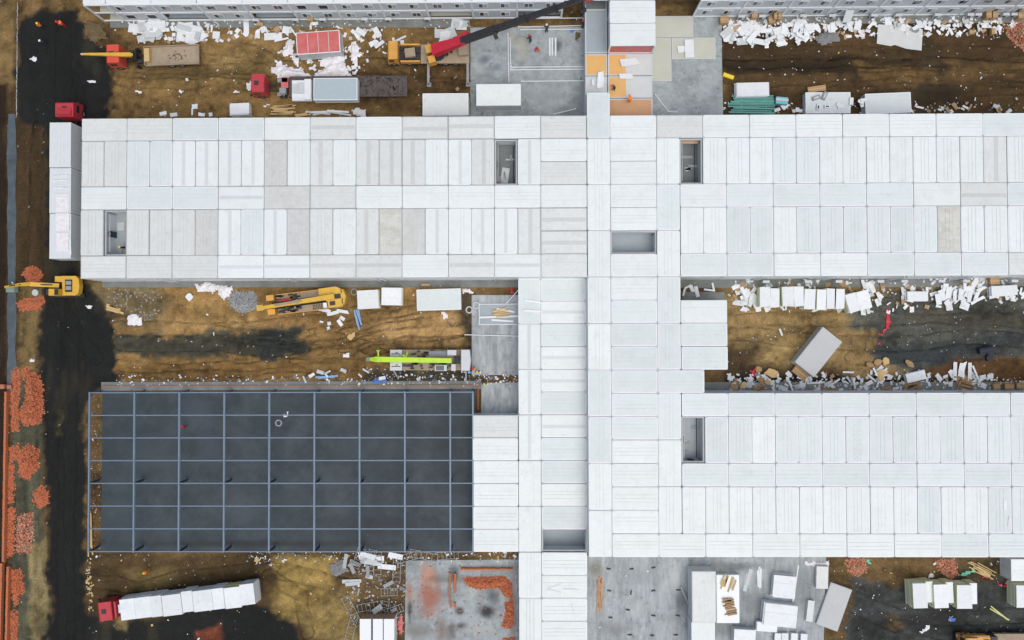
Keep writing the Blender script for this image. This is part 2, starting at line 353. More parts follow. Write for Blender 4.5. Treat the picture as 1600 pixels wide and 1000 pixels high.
# wheel ruts pressed into the mud: centre line, gauge and darkness
rut = np.zeros(XX.shape)
RUTS = [([(430, 548), (520, 528), (600, 505), (720, 498)], 8, .55), ([(420, 552), (520, 540), (600, 526), (725, 515)], 9, .5), ([(440, 535), (540, 515), (600, 492), (680, 488)], 8, .5), ([(460, 560), (560, 548), (640, 536), (730, 534)], 8, .45), ([(300, 520), (420, 510), (520, 500), (600, 486)], 9, .4), ([(185, 575), (300, 582), (420, 572), (560, 570)], 9, .5), ([(185, 512), (280, 516), (400, 525), (470, 538)], 9, .5), ([(190, 535), (300, 538), (400, 540), (520, 555)], 10, .5), ([(500, 520), (560, 535), (610, 560)], 7, .5), ([(185, 590), (330, 588), (470, 582)], 7, .4),
        ([(1135, 100), (1300, 101), (1450, 97), (1610, 104)], 5, .65), ([(1135, 120), (1300, 124), (1450, 121), (1610, 124)], 9, .4), ([(1200, 78), (1350, 86), (1500, 82), (1610, 84)], 8, .35), ([(1300, 138), (1420, 132), (1520, 140), (1610, 136)], 8, .35),
        ([(180, 108), (280, 112), (390, 110), (560, 104), (735, 112)], 9, .45), ([(180, 122), (300, 128), (390, 126)], 9, .35), ([(320, 70), (400, 82), (460, 112)], 8, .35), ([(560, 60), (600, 110), (650, 135), (735, 140)], 8, .35),
        ([(1140, 500), (1220, 496), (1330, 500), (1450, 494), (1610, 500)], 9, .4), ([(1140, 520), (1230, 528), (1360, 540), (1500, 528), (1610, 532)], 9, .45), ([(1330, 560), (1420, 556), (1520, 550), (1610, 556)], 8, .4), ([(1380, 475), (1450, 485), (1560, 478), (1610, 480)], 8, .4),
        ([(140, 905), (220, 920), (300, 900), (420, 890), (540, 915)], 9, .4), ([(420, 900), (470, 930), (480, 990)], 8, .4), ([(1320, 925), (1400, 965), (1500, 968), (1610, 962)], 9, .45), ([(1330, 945), (1400, 980), (1480, 990)], 9, .4),
        ([(100, 20), (98, 160)], 10, .3), ([(98, 440), (110, 520), (108, 640), (102, 800), (104, 1000)], 11, .35), ([(88, 470), (84, 620), (86, 800), (92, 1000)], 11, .3), ([(150, 560), (120, 520), (90, 470)], 9, .3), ([(60, 200), (55, 300), (56, 420)], 8, .4)]
for pts_, ga, amt in RUTS:
    P2 = []
    for (x0, y0), (x1, y1) in zip(pts_[:-1], pts_[1:]):
        for q in range(6): P2.append((x0+(x1-x0)*q/6, y0+(y1-y0)*q/6))
    P2.append(pts_[-1]); xs = [p[0] for p in P2]; ys = [p[1] for p in P2]
    mk = (PXg > min(xs)-20) & (PXg < max(xs)+20) & (PYg > min(ys)-20) & (PYg < max(ys)+20)
    X_, Y_ = PXg[mk]+n2[mk]*9, PYg[mk]+n1[mk]*14; best = np.full(X_.shape, 1e9); sg = np.zeros(X_.shape)
    for (x0, y0), (x1, y1) in zip(P2[:-1], P2[1:]):
        ex, ey = x1-x0, y1-y0; t = np.clip(((X_-x0)*ex+(Y_-y0)*ey)/(ex*ex+ey*ey), 0, 1); dd = np.hypot(X_-x0-t*ex, Y_-y0-t*ey); best = np.minimum(best, dd)
    for off in (ga*1.25, ):
        m_ = np.exp(-((best-off)/1.5)**2)*np.clip(.65+n4[mk]*2.2, 0, 1.2); rut[mk] = np.maximum(rut[mk], m_*amt)
        m2 = np.exp(-((best-off-3.0)/1.3)**2)*np.clip(.5+n4[mk]*2, 0, 1); rut[mk] = np.where(m2*amt*.6 > rut[mk], -m2*amt*.35, rut[mk])
lum = col.sum(-1)
soil = np.clip((lum-.07)/.1, 0, 1)
# wheel tracks: long faint streaks in the mud
tr = np.clip(fbm(XX*.4+n2*2, YY*1.5+n2*2.5, 3.0, 31, 4)*2.6, -.5, .6)
tr2 = np.clip(fbm(XX*2.6+7, YY*.35, 3.0, 33, 5)*3.0, -.5, .6)
ns = (PXg < 135) & (PXg > 20)
n6 = fbm(XX, YY, .5, 77, 2)
f = 1+(n1*.35+n2*.45+n4*.7+n6*.65)*(.45+.55*soil)+np.where(ns, tr2, tr)*.6*(.4+.6*soil)
col = col*np.clip(f, .35, 1.8)[..., None]*np.clip(1-rut*1.35, .25, 1.4)[..., None]
spk = np.random.default_rng(4).random(XX.shape); col = np.where(((spk > .9988) & (soil > .2))[..., None], np.array([.30, .28, .23]), col)
mudon = np.clip(fbm(XX*1.4, YY*.5, 5.0, 91, 4)*4-.55, 0, .5)*(1-soil); col = col*(1-mudon[..., None])+np.array([.05, .044, .028])*mudon[..., None]
hz = (n2*.10+n4*.06+np.where(ns, tr2, tr)*.08)*(.25+.75*soil)
zz = np.clip(hz-rut*.16, -.2, .05)-.01
nx, ny = XX.shape
me = bpy.data.meshes.new('ground')
vv = np.stack([XX, YY, zz], -1).reshape(-1, 3)
idx = np.arange(nx*ny).reshape(nx, ny)
q = np.stack([idx[:-1, :-1], idx[1:, :-1], idx[1:, 1:], idx[:-1, 1:]], -1).reshape(-1, 4)
me.vertices.add(len(vv)); me.vertices.foreach_set('co', vv.ravel().astype(np.float32))
me.loops.add(q.size); me.loops.foreach_set('vertex_index', q.ravel().astype(np.int32))
me.polygons.add(len(q)); me.polygons.foreach_set('loop_start', np.arange(0, q.size, 4, dtype=np.int32))
me.update(calc_edges=True)
ca = me.color_attributes.new('soil', 'FLOAT_COLOR', 'POINT')
ca.data.foreach_set('color', np.concatenate([col.reshape(-1, 3), np.ones((nx*ny, 1))], 1).ravel().astype(np.float32))
gm = bpy.data.materials.new('soil_and_asphalt'); gm.use_nodes = True; t = gm.node_tree; b = t.nodes['Principled BSDF']
at = t.nodes.new('ShaderNodeAttribute'); at.attribute_name = 'soil'
tc = t.nodes.new('ShaderNodeTexCoord')
nz = t.nodes.new('ShaderNodeTexNoise'); nz.inputs['Scale'].default_value = 4.5; nz.inputs['Detail'].default_value = 9; nz.inputs['Roughness'].default_value = .75
t.links.new(tc.outputs['Object'], nz.inputs['Vector'])
mr = t.nodes.new('ShaderNodeMapRange'); mr.inputs[1].default_value = .3; mr.inputs[2].default_value = .7; mr.inputs[3].default_value = .5; mr.inputs[4].default_value = 1.5
t.links.new(nz.outputs['Fac'], mr.inputs[0])
vs = t.nodes.new('ShaderNodeVectorMath'); vs.operation = 'SCALE'; t.links.new(at.outputs['Color'], vs.inputs[0]); t.links.new(mr.outputs[0], vs.inputs['Scale'])
t.links.new(vs.outputs[0], b.inputs['Base Color']); b.inputs['Roughness'].default_value = .9; b.inputs['Specular IOR Level'].default_value = .25
bp = t.nodes.new('ShaderNodeBump'); bp.inputs['Strength'].default_value = .7; bp.inputs['Distance'].default_value = .08
t.links.new(nz.outputs['Fac'], bp.inputs['Height']); t.links.new(bp.outputs[0], b.inputs['Normal'])
me.materials.append(gm)
gr = bpy.data.objects.new('ground', me); link(gr); tag(gr, kind='structure')

# ditch along the west edge
d = MB(); left = []; right = []
for k in range(71):
    y = 178+k*6.2; hw = 5.2+3.2*float(vnoise(np.array([y]), np.array([0.]), 22., 5)[0])+1.4*float(vnoise(np.array([y]), np.array([3.]), 7., 6)[0]); hw *= min(1, .7+k/12)
    l = W(19-hw*.95, y); r = W(19+hw*.85, y); left.append((l.x, l.y)); right.append((r.x, r.y))
for k in range(70):
    d.add([(*left[k], .055), (*right[k], .055), (*right[k+1], .055), (*left[k+1], .055)], [(3, 2, 1, 0)])
tag(d.build('water', M['water']), kind='structure')

# ------------------------------------------------------------------ concrete slabs and aprons (setting)
def slab(poly, z=.12, m='conc', name='concrete_slab'):
    p = [tuple(W(x, y, z)[:2]) for x, y in poly]
    return tag(MB().prism(p, -.25, z).build(name, M[m]), kind='structure')
slab([(1018, 86), (1128, 88), (1130, 183), (1018, 183)], .12)
slab([(1083, 27), (1128, 27), (1128, 87.5), (1083, 85.5)], .115)
slab([(737, 461), (812, 461), (812, 586), (737, 586)], .12, 'conc2')
slab([(752, 598), (815, 598), (815, 650), (752, 650)], .11, 'conc2')
def stained(name, base, spots):
    m = M[base].copy(); m.name = name; t = m.node_tree; N = t.nodes; L = t.links; bs = N['Principled BSDF']; cur = bs.inputs['Base Color'].links[0].from_socket
    geo = N.new('ShaderNodeNewGeometry'); nz = N.new('ShaderNodeTexNoise'); nz.inputs['Scale'].default_value = .55; nz.inputs['Detail'].default_value = 6; L.new(geo.outputs['Position'], nz.inputs['Vector'])
    for px, py, rx, ry, colr, amt in spots:
        c = W(px, py, .12); s = mpp()
        sub = N.new('ShaderNodeVectorMath'); sub.operation = 'SUBTRACT'; L.new(geo.outputs['Position'], sub.inputs[0]); sub.inputs[1].default_value = (c.x, c.y, .12)
        mul = N.new('ShaderNodeVectorMath'); mul.operation = 'MULTIPLY'; L.new(sub.outputs[0], mul.inputs[0]); mul.inputs[1].default_value = (1/(rx*s), 1/(ry*s), 0)
        ln = N.new('ShaderNodeVectorMath'); ln.operation = 'LENGTH'; L.new(mul.outputs[0], ln.inputs[0])
        ad = N.new('ShaderNodeMath'); ad.operation = 'MULTIPLY_ADD'; L.new(nz.outputs['Fac'], ad.inputs[0]); ad.inputs[1].default_value = 1.3; L.new(ln.outputs['Value'], ad.inputs[2])
        mr = N.new('ShaderNodeMapRange'); mr.interpolation_type = 'SMOOTHSTEP'; mr.inputs[1].default_value = 1.75; mr.inputs[2].default_value = .75; mr.inputs[3].default_value = 0; mr.inputs[4].default_value = amt; L.new(ad.outputs[0], mr.inputs[0])
        mx = N.new('ShaderNodeMix'); mx.data_type = 'RGBA'; L.new(mr.outputs[0], mx.inputs[0]); L.new(cur, mx.inputs[6]); mx.inputs[7].default_value = (*colr, 1); cur = mx.outputs[2]
    L.new(cur, bs.inputs['Base Color']); return m
SLABSPOTS = [(305, 645, 34, 30, (0.054, 0.072, 0.095), .8), (330, 700, 26, 40, (0.050, 0.068, 0.088), .7), (520, 640, 60, 18, (0.025, 0.032, 0.037), .8), (560, 700, 60, 30, (0.050, 0.068, 0.079), .5), (230, 720, 60, 60, (0.045, 0.062, 0.075), .6), (600, 820, 90, 30, (0.024, 0.030, 0.035), .8), (440, 780, 80, 26, (0.048, 0.064, 0.077), .5), (690, 690, 40, 60, (0.026, 0.034, 0.039), .7), (430, 850, 300, 8, (0.018, 0.022, 0.024), .8), (190, 800, 30, 60, (0.050, 0.068, 0.084), .6)]
M['slab_spots'] = stained('foundation_stains', 'slabdark', SLABSPOTS)
slab([(160, 611), (742, 608), (742, 863), (158, 863)], .10, 'slab_spots', 'foundation_slab')
M['conc_yard'] = stained('concrete_yard_stains', 'conc2', [(1065, 940, 22, 40, (.11, .125, .135), .8), (1180, 950, 26, 40, (.15, .165, .175), .7), (1000, 900, 60, 20, (.30, .33, .34), .5), (1055, 900, 12, 36, (.55, .57, .57), .6), (930, 890, 14, 22, (.20, .18, .14), .8), (1150, 885, 60, 10, (.13, .145, .15), .8), (1255, 915, 30, 60, (.16, .18, .185), .6), (1120, 980, 60, 30, (.15, .165, .17), .6), (960, 985, 30, 20, (.2, .21, .21), .6), (1000, 950, 30, 14, (.45, .46, .46), .4)])
slab([(917, 868), (1291, 868), (1286, 1040), (917, 1040)], .12, 'conc_yard')
M['conc_dusty'] = stained('concrete_brick_dust', 'conc', [(668, 900, 18, 26, (.55, .25, .15), .8), (672, 935, 26, 42, (.36, .14, .085), .9), (640, 925, 8, 22, (.40, .17, .10), .7), (762, 955, 17, 15, (.045, .05, .055), 1.0), (770, 932, 14, 16, (.08, .085, .09), .8), (719, 955, 9, 9, (.05, .055, .06), .9), (720, 978, 13, 8, (.05, .055, .06), .9), (710, 895, 10, 16, (.10, .11, .115), .8), (706, 985, 10, 20, (.10, .09, .09), .7), (640, 958, 5, 22, (.06, .055, .05), .9), (740, 925, 16, 16, (.46, .46, .43), .6), (720, 905, 90, 8, (.16, .14, .12), .6), (745, 985, 40, 14, (.42, .42, .40), .5), (690, 985, 14, 30, (.22, .17, .14), .8), (655, 985, 30, 16, (.20, .18, .16), .7), (800, 950, 8, 60, (.24, .12, .09), .8)])
slab([(634, 876), (815, 874), (815, 1040), (632, 1040)], .12, 'conc_dusty')
M['conc_work'] = stained('concrete_work_marks', 'conc', [(757, 92, 14, 12, (.12, .15, .17), .8), (775, 105, 18, 9, (.17, .20, .22), .7), (870, 70, 12, 14, (.08, .09, .11), .8), (815, 75, 12, 30, (.42, .40, .33), .7), (760, 118, 20, 8, (.2, .23, .25), .6), (850, 150, 50, 16, (.27, .31, .32), .7), (880, 160, 16, 10, (.46, .48, .48), .6), (800, 60, 10, 12, (.40, .36, .27), .7)])
slab([(735, 43), (917, 42), (917, 183), (735, 183)], .12, 'conc_work')
slab([(172, 26), (734, 26), (734, 43), (172, 43)], .10, 'apron', 'pavement')
slab([(1129, 18), (1640, 14), (1640, 35), (1129, 38)], .10, 'apron', 'pavement')
slab([(160, 436), (814, 436), (814, 449), (160, 449)], .10, 'apron', 'pavement')
slab([(1058, 430), (1640, 424), (1640, 447), (1058, 450)], .10, 'apron', 'pavement')
slab([(1065, 456), (1132, 456), (1132, 474), (1065, 474)], .2, 'apron', 'pavement')
slab([(1098, 597), (1640, 597), (1640, 620), (1098, 620)], .10, 'apron', 'pavement')
slab([(158, 597), (752, 595), (752, 607.5), (158, 610.5)], .09, 'apron', 'pavement')

# ------------------------------------------------------------------ modular buildings
RIBS = (-.17, -.02, .15)
def panel_mesh(kind, rim, rad, seed):
    r = random.Random(seed); L, B = 5.98, 2.95; b = MB(); z = 0
    b.prism(rrect(L, B, rad), -.16, .0, 1, 2)                      # tray edge
    b.prism(rrect(L-.22, B-.22, max(rad-.1, .03)), -.05, .018, 0)      # field
    off = r.uniform(-.03, .03)
    for q in (RIBS if kind not in 'st' else ()):
        y = (q+off)*B; b.span(-L/2+.16, L/2-.16, y-.022, y+.022, .0, .042, 2 if r.random() < .75 else 0)
    if kind in 'st':
        y0 = r.choice((-.12, -.02, -.06))*B; b.span(-L/2+.12, L/2-.12, y0, y0+.15*B, .0, .030, 3)
        if kind == 't':
            for q in (y0-.02, y0+.15*B+.02): b.span(-L/2+.14, L/2-.14, q-.02, q+.02, .0, .036, 2)
    for sx in (-1, 1):
        for sy in (-1, 1): b.box((sx*(L/2-.1), sy*(B/2-.1), -.02), (.17, .17, .06), math.pi/4, 2)
    base = {'s': 'w', 't': 'c'}.get(kind, kind)
    return b.mesh('roof_panel_'+kind, [M[base], M[rim], M['rimd'] if rim == 'rimd' or kind in 'cdxt' else M['seam'], M['bandd'] if kind == 't' else M['band']])
PAN = {}
for k in 'wbcdxst':
    PAN[k] = []
    for v in range(4):
        if k == 'b': rim, rad = ('rim', (.08, .16, .30, .1)[v])
        elif k in 'ws': rim, rad = (('w', 'rim')[v % 2], (.06, .10, .05, .18)[v])
        else: rim, rad = ((('c', 'd')[k in 'dx'], 'rimd')[v % 2], (.06, .12, .18, .08)[v])
        PAN[k].append(panel_mesh(k, rim, rad, ord(k)*10+v))
def roof(parent, i, j, horiz, kind, z):
    cx, cy = ((i+1)*G, -(j+.5)*G) if horiz else ((i+.5)*G, -(j+1)*G)
    r = random.random
    o = inst('roof_panel', random.choice(PAN[kind]), parent, (cx+(r()-.5)*.04, cy+(r()-.5)*.04, z+(r()-.5)*.03),
             ((r()-.5)*.004, (r()-.5)*.004, (0 if horiz else math.pi/2)+(r()-.5)*.004+random.choice((0, math.pi))))
    return o
def hrow(p, i0, j, kinds, z, skip=()):
    for n, k in enumerate(kinds):
        if k != '-': roof(p, i0+2*n, j, True, k, z)
def vrow(p, i0, j, kinds, z):
    for n, k in enumerate(kinds):
        if k != '-': roof(p, i0+n, j, False, k, z)
Z2, Z1 = 5.5, 3.1
def wall_run(p, a, b, z0, z1, n, m='wall', th=.10, inset=.06, posts=True):
    a = Vector(a); b = Vector(b); d = (b-a)/n; rz = math.atan2(d.y, d.x); ln = d.length
    pm = MB().box((0, 0, (z1-z0)/2), (ln-.16, th, z1-z0-.16)).mesh('wall_panel', M[m])
    for k in range(n):
        c = a+d*(k+.5); inst('wall_panel', pm, p, (c.x, c.y, z0), (0, 0, rz))
    if posts:
        po = MB().box((0, 0, (z1-z0)/2), (.2, .2, z1-z0)).mesh('corner_post', M['post'])
        for k in range(n+1):
            c = a+d*k; inst('corner_post', po, p, (c.x, c.y, z0), (0, 0, rz))
    bm = MB().box((0, 0, 0), ((b-a).length, .16, .16)).mesh('floor_beam', M['post'])
    c = (a+b)/2
    for z in (z0+.08, z1-.05): inst('floor_beam', bm, p, (c.x, c.y, z), (0, 0, rz))
def core(p, i0, i1, j0, j1, z, holes=(), m='gap'):
    # grey beam deck under the roof panels, open above each roofless room
    xs = sorted({i0, i1, *[h[0] for h in holes], *[h[1] for h in holes]}); ys = sorted({j0, j1, *[h[2] for h in holes], *[h[3] for h in holes]})
    b = MB()
    for a, c in zip(xs[:-1], xs[1:]):
        for d_, e_ in zip(ys[:-1], ys[1:]):
            if not any(h[0] <= a and c <= h[1] and h[2] <= d_ and e_ <= h[3] for h in holes):
                b.span(a*G+(.1 if a == i0 else 0), c*G-(.1 if c == i1 else 0), -d_*G-(.1 if d_ == j0 else 0), -e_*G+(.1 if e_ == j1 else 0), z-.30, z-.17)
    b.build('roof_beams', M[m], p)
def room(p, i0, i1, j0, j1, zf, zt, floor='greyfloor', wall='wall'):
    x0, x1, y0, y1 = i0*G+.06, i1*G-.06, -j1*G+.06, -j0*G-.06
    MB().span(x0, x1, y0, y1, zf-.12, zf).build('room_floor', M[floor], p)
    for a in ((x0, x0+.08, y0, y1), (x1-.08, x1, y0, y1), (x0+.08, x1-.08, y0, y0+.08), (x0+.08, x1-.08, y1-.08, y1)):
        MB().span(*a, zf, zt).build('room_wall', M[wall], p)
    b = MB()
    for x, y in ((x0+.16, y0+.16), (x1-.16, y0+.16), (x0+.16, y1-.16), (x1-.16, y1-.16)): b.span(x-.08, x+.08, y-.08, y+.08, zf, zt)
    for a in ((x0+.08, x0+.2, y0+.2, y1-.2), (x1-.2, x1-.08, y0+.2, y1-.2), (x0+.2, x1-.2, y0+.08, y0+.2), (x0+.2, x1-.2, y1-.2, y1-.08)): b.span(*a, zt-.16, zt-.02)
    b.build('room_frame', M['grey'], p)

def fit_out(p, i0, i1, j0, j1, zf, seed):
    r = random.Random(seed); x0, x1, y0, y1 = i0*G+.3, i1*G-.3, -j1*G+.3, -j0*G-.3
    for k in range(4):
        l = r.uniform(.5, 1.6); MB().box((r.uniform(x0+.3, x1-.3), r.uniform(y0+.5, y1-.5), zf+.06), (min(l, x1-x0-.6), r.uniform(.1, .5), .1), r.choice((0, 1.57, .3))).build('stored_board', M[r.choice(('panelg', 'grey', 'grey', 'gap'))], p)
    MB().tube((x1-.25, y0+.1, zf+.1), (x1-.25, y1-.1, zf+.1), .05, 6).build('conduit', M['black'], p)
    MB().tube((x0+.15, y0+.3, zf+1.9), (x0+.15, y1-.3, zf+1.9), .04, 6).build('conduit', M['lgrey'], p)
    MB().span(x0+.05, x0+.12, (y0+y1)/2-.4, (y0+y1)/2+.4, zf, zf+1.9).build('doorway', M['dark'], p)
    MB().span((x0+x1)/2-.4, (x0+x1)/2+.4, y0-.14, y0-.08, zf, zf+1.9).build('doorway', M['dark'], p)
# west wing, two storeys
WW = thing('modular_building', 'long two-storey white module wing on the upper left, ending at the parked white trailer', 'building', (0, 0, 0))
core(WW, 0, 22, 0, 7, Z2, [(18, 19, 1, 3), (1, 2, 4, 6)])
hrow(WW, 0, 0, 'ccbbwtwttwc', Z2)
vrow(WW, 0, 1, 'ccbbssssdwtwtttwst-s', Z2)
hrow(WW, 0, 3, 'wbbsdcwwwww', Z2)
vrow(WW, 0, 4, 'c-cccdsbsdcwtxdswsst', Z2)
hrow(WW, 0, 6, 'cccssttwtsdwc'[:10]+'c', Z2)
for j, k in ((1, 'w'), (2, 'c'), (4, 't'), (5, 't')): roof(WW, 20, j, True, k, Z2)
room(WW, 18, 19, 1, 3, 2.85, Z2-.32, 'darkfloor'); room(WW, 1, 2, 4, 6, 2.85, Z2-.32, 'greyfloor')
for z0, z1 in ((.1, 2.72), (2.76, Z2-.30)):
    wall_run(WW, (.12, -7*G+.12), (22*G, -7*G+.12), z0, z1, 11)
    wall_run(WW, (.12, -.12), (22*G-.1, -.12), z0, z1, 11)
    wall_run(WW, (.12, -7*G+.2), (.12, -.2), z0, z1, 4)
for x in (9.4, 10.2, 27.6, 28.1, 40.1, 41.0, 56.9):
    MB().tube((0, 0, 0), (0, 0, 5.1), .07, 6).build('drain_pipe', M['post'], WW, (x*.94+1, -7*G-.12, .1))
fit_out(WW, 18, 19, 1, 3, 2.85, 1); fit_out(WW, 1, 2, 4, 6, 2.85, 2)
# fallen boards lying in the two roofless rooms
for (px, py, l, wd, a, lab) in ((789, 275, 2.2, 1.0, 82, 'pale board leaning in the dark roofless room of the upper left wing'), (189, 354, 1.0, 1.1, 2, 'small pale cabinet in the roofless room near the west end')):
    c = W(px, py, 2.9); b = MB(); b.box((0, 0, .06), (l, wd, .08)); b.box((0, 0, .13), (l*.96, wd*.1, .05))
    o = b.build('loose_panel', M['panelg'], None, (c.x, c.y, 2.86), math.radians(a)); tag(o, lab, 'panel')

# east wing, two storeys
EW = thing('modular_building', 'long two-storey pale module wing running off the right edge, upper of the two right wings', 'building')
core(EW, 26, 44, 0, 7, Z2, [(26, 27, 1, 3)], 'gapl')
hrow(EW, 27, 0, 'wwwwwwbbb', Z2)
vrow(EW, 27, 1, 'wwwbbwwwwwwwtwwww', Z2)
hrow(EW, 26, 3, 'wbbbbwtbb', Z2)
vrow(EW, 26, 4, 'wwbbwbbbbbbxwwwwww', Z2)
hrow(EW, 26, 6, 'bbwwbbbcb', Z2)
room(EW, 26, 27, 1, 3, 2.85, Z2-.32, 'darkfloor')
fit_out(EW, 26, 27, 1, 3, 2.85, 3)
c = W(1079, 218, 3.9); MB().span(26*G+.2, 27*G-.2, -1*G-.45, -1*G-.15, 4.1, 4.2).build('lintel_board', M['brown_floor'], EW)
for z0, z1 in ((.1, 2.72), (2.76, Z2-.30)):
    wall_run(EW, (26*G, -7*G+.12), (44*G-.1, -7*G+.12), z0, z1, 9)
    wall_run(EW, (26*G, -.12), (44*G-.1, -.12), z0, z1, 9)
    wall_run(EW, (44*G-.12, -7*G+.2), (44*G-.12, -.2), z0, z1, 4)
for px in (1175, 1182, 1273, 1280, 1286, 1385, 1391, 1481, 1488, 1590):
    c = W(px, 446, 0); MB().tube((0, 0, 0), (0, 0, 5.1), .07, 6).build('drain_pipe', M['post'], EW, (c.x, -7*G-.12, .1))

# south-east wing
SW = thing('modular_building', 'two-storey pale module wing at the lower right, below the littered yard', 'building')
core(SW, 26, 44, 12, 19, Z2, [(26, 27, 13, 15)], 'gapl')
hrow(SW, 26, 12, 'bbbbbbbbb', Z2)
vrow(SW, 27, 13, 'bbwbbbbbbbbbbbbbb', Z2)
hrow(SW, 26, 15, 'bbbbbbbbb', Z2)
vrow(SW, 26, 16, 'wwwwwwwwwwbwwbbbbb', Z2)
hrow(SW, 27, 18, 'wwwwwbbbb', Z2)
st = MB()
for xx in (1336, 1343):
    for k in range(9): c = W(xx+random.uniform(-.4, .4), 657+k*7.5, Z2+.05); st.box((c.x, c.y, Z2+.035), (.09, random.uniform(.1, .3), .012))
st.build('rust_spots', M['d'], SW)
room(SW, 26, 27, 13, 15, 2.85, Z2-.32, 'greyfloor')
for z0, z1 in ((.1, 2.72), (2.76, Z2-.30)):
    wall_run(SW, (27*G, -12*G-.12), (44*G-.1, -12*G-.12), z0, z1, 9)
    wall_run(SW, (26*G, -19*G+.12), (44*G-.1, -19*G+.12), z0, z1, 9)
fit_out(SW, 26, 27, 13, 15, 2.85, 4)
for px, py in ((1570, 789), (1577, 815)):
    c = W(px, py, Z2); o = MB().box((0, 0, .04), (.35, 1.25, .05)).build('loose_panel', M['panel'], None, (c.x, c.y, Z2+.02), -.1 if px > 1571 else 0)
    tag(o, 'small bright strip lying on the lower right roof, '+('upper' if py < 800 else 'lower')+' of two', 'panel')

# central spine
CS = thing('modular_building', 'two-storey white central spine crossing the site from top to bottom', 'building')
core(CS, 22, 26, 0, 19, Z2, [(23, 25, 5, 6)], 'gapl'); core(CS, 22, 23, -1, 0, Z2); core(CS, 26, 27, 0, 1, Z2); core(CS, 26, 28, 8, 11, Z2); core(CS, 26, 27, 11, 12, Z2)
for n, k in enumerate('bwwwwwbbww'): roof(CS, 22, -1+2*n, False, k, Z2)
for j, k in enumerate('wwwww-wwbbbbbbwwwww'):
    if k != '-': roof(CS, 23, j, True, k, Z2)
roof(CS, 25, 0, True, 'c', Z2); roof(CS, 25, 11, True, 'b', Z2); roof(CS, 25, 18, True, 'w', Z2)
for j, k in ((1, 'w'), (3, 'b'), (5, 'w'), (7, 'b'), (9, 'b'), (12, 'b'), (14, 'w'), (16, 'w')): roof(CS, 25, j, False, k, Z2)
for j in (8, 9, 10): roof(CS, 26, j, True, 'wbb'[j-8], Z2)
room(CS, 23, 25, 5, 6, 2.85, Z2-.32, 'greyfloor')
for z0, z1 in ((.1, 2.72), (2.76, Z2-.30)):
    wall_run(CS, (28*G-.12, -11*G+.1), (28*G-.12, -8*G-.1), z0, z1, 3)
    wall_run(CS, (26*G+.1, -8*G-.12), (28*G-.2, -8*G-.12), z0, z1, 1)
    wall_run(CS, (26*G+.1, -11*G+.12), (28*G-.2, -11*G+.12), z0, z1, 1)
    wall_run(CS, (22*G+.12, -19*G+.1), (22*G+.12, -7*G-.1), z0, z1, 6)
    wall_run(CS, (22*G+.2, -19*G+.12), (26*G-.1, -19*G+.12), z0, z1, 2)
    wall_run(CS, (22*G+.12, -.2), (22*G+.12, 1*G-.1), z0, z1, 1)
    wall_run(CS, (22*G+.2, 1*G-.12), (23*G-.1, 1*G-.12), z0, z1, 1)
    wall_run(CS, (27*G-.12, -12*G+.1), (27*G-.12, -11*G-.1), z0, z1, 1)
    wall_run(CS, (23*G, -.12), (27*G-.1, -.12), z0, z1, 2)

# single-storey annex
AN = thing('modular_building', 'single-storey white annex between the blue steel frame and the central spine', 'building')
core(AN, 19, 22, 7, 24, Z1, [(20, 22, 18, 19)]); core(AN, 17, 19, 13, 19, Z1)
for n, k in enumerate('bssswwww'): roof(AN, 19, 7+2*n, False, k, Z1)
roof(AN, 19, 21, False, 'x', Z1)
for j, k in zip(range(7, 24), 'bsbssbsbbwb-wwwcc'[:11]+'-wwwwc'):
    if k != '-': roof(AN, 20, j, True, k, Z1)
for j, k in zip(range(13, 19), 'cwwwww'): roof(AN, 17, j, True, k, Z1)
room(AN, 20, 22, 18, 19, .2, Z1-.32, 'greyfloor')
for a, b_, n in (((19*G+.12, -13*G), (19*G+.12, -7*G-.1), 3), ((17*G+.12, -19*G+.1), (17*G+.12, -13*G-.1), 3), ((17*G+.2, -13*G-.12), (19*G, -13*G-.12), 1), ((17*G+.2, -19*G+.12), (19*G, -19*G+.12), 1), ((19*G+.12, -24*G), (19*G+.12, -19*G-.1), 3), ((22*G-.12, -24*G), (22*G-.12, -19*G-.1), 3)):
    wall_run(AN, a, b_, .1, Z1-.30, n)
MB().span(22*G-.06, 22*G+.16, -19*G, -7*G, Z1-.12, Z1-.02).build('flashing', M['b'], AN); MB().span(19*G, 22*G-.07, -7*G-.05, -7*G+.14, Z1-.12, Z1-.02).build('flashing', M['b'], AN)
# arrow and bent mark sketched on two annex roof panels
z = Z1+.05; b = MB()
for a, c in (((856, 920), (877, 912)), ((856, 921), (877, 926)), ((880, 920), (904, 921.5))):
    b.bar(W(*a, z), W(*c, z), .16, .02)
b.build('arrow_mark', M['band'], AN)
b = MB(); b.bar(W(893.5, 944.5, z), W(896.5, 958, z), .14, .02); b.build('bent_mark', M['seam'], AN)
for (x0, y0, x1, y1, lab) in ((820, 469, 846, 473, 'upper of two thin white battens on the grey annex roof'), (818, 485, 846, 487, 'lower of two thin white battens on the grey annex roof')):
    a = W(x0, y0, Z1+.1); c = W(x1, y1, Z1+.1); m_ = (a+c)/2; dd = c-a
    b = MB(); b.box((0, 0, 0), (dd.length, .24, .08)); b.box((0, .1, .05), (dd.length, .04, .05))
    tag(b.build('batten', M['rim'], None, (m_.x, m_.y, Z1+.1), math.atan2(dd.y, dd.x)), lab, 'batten')

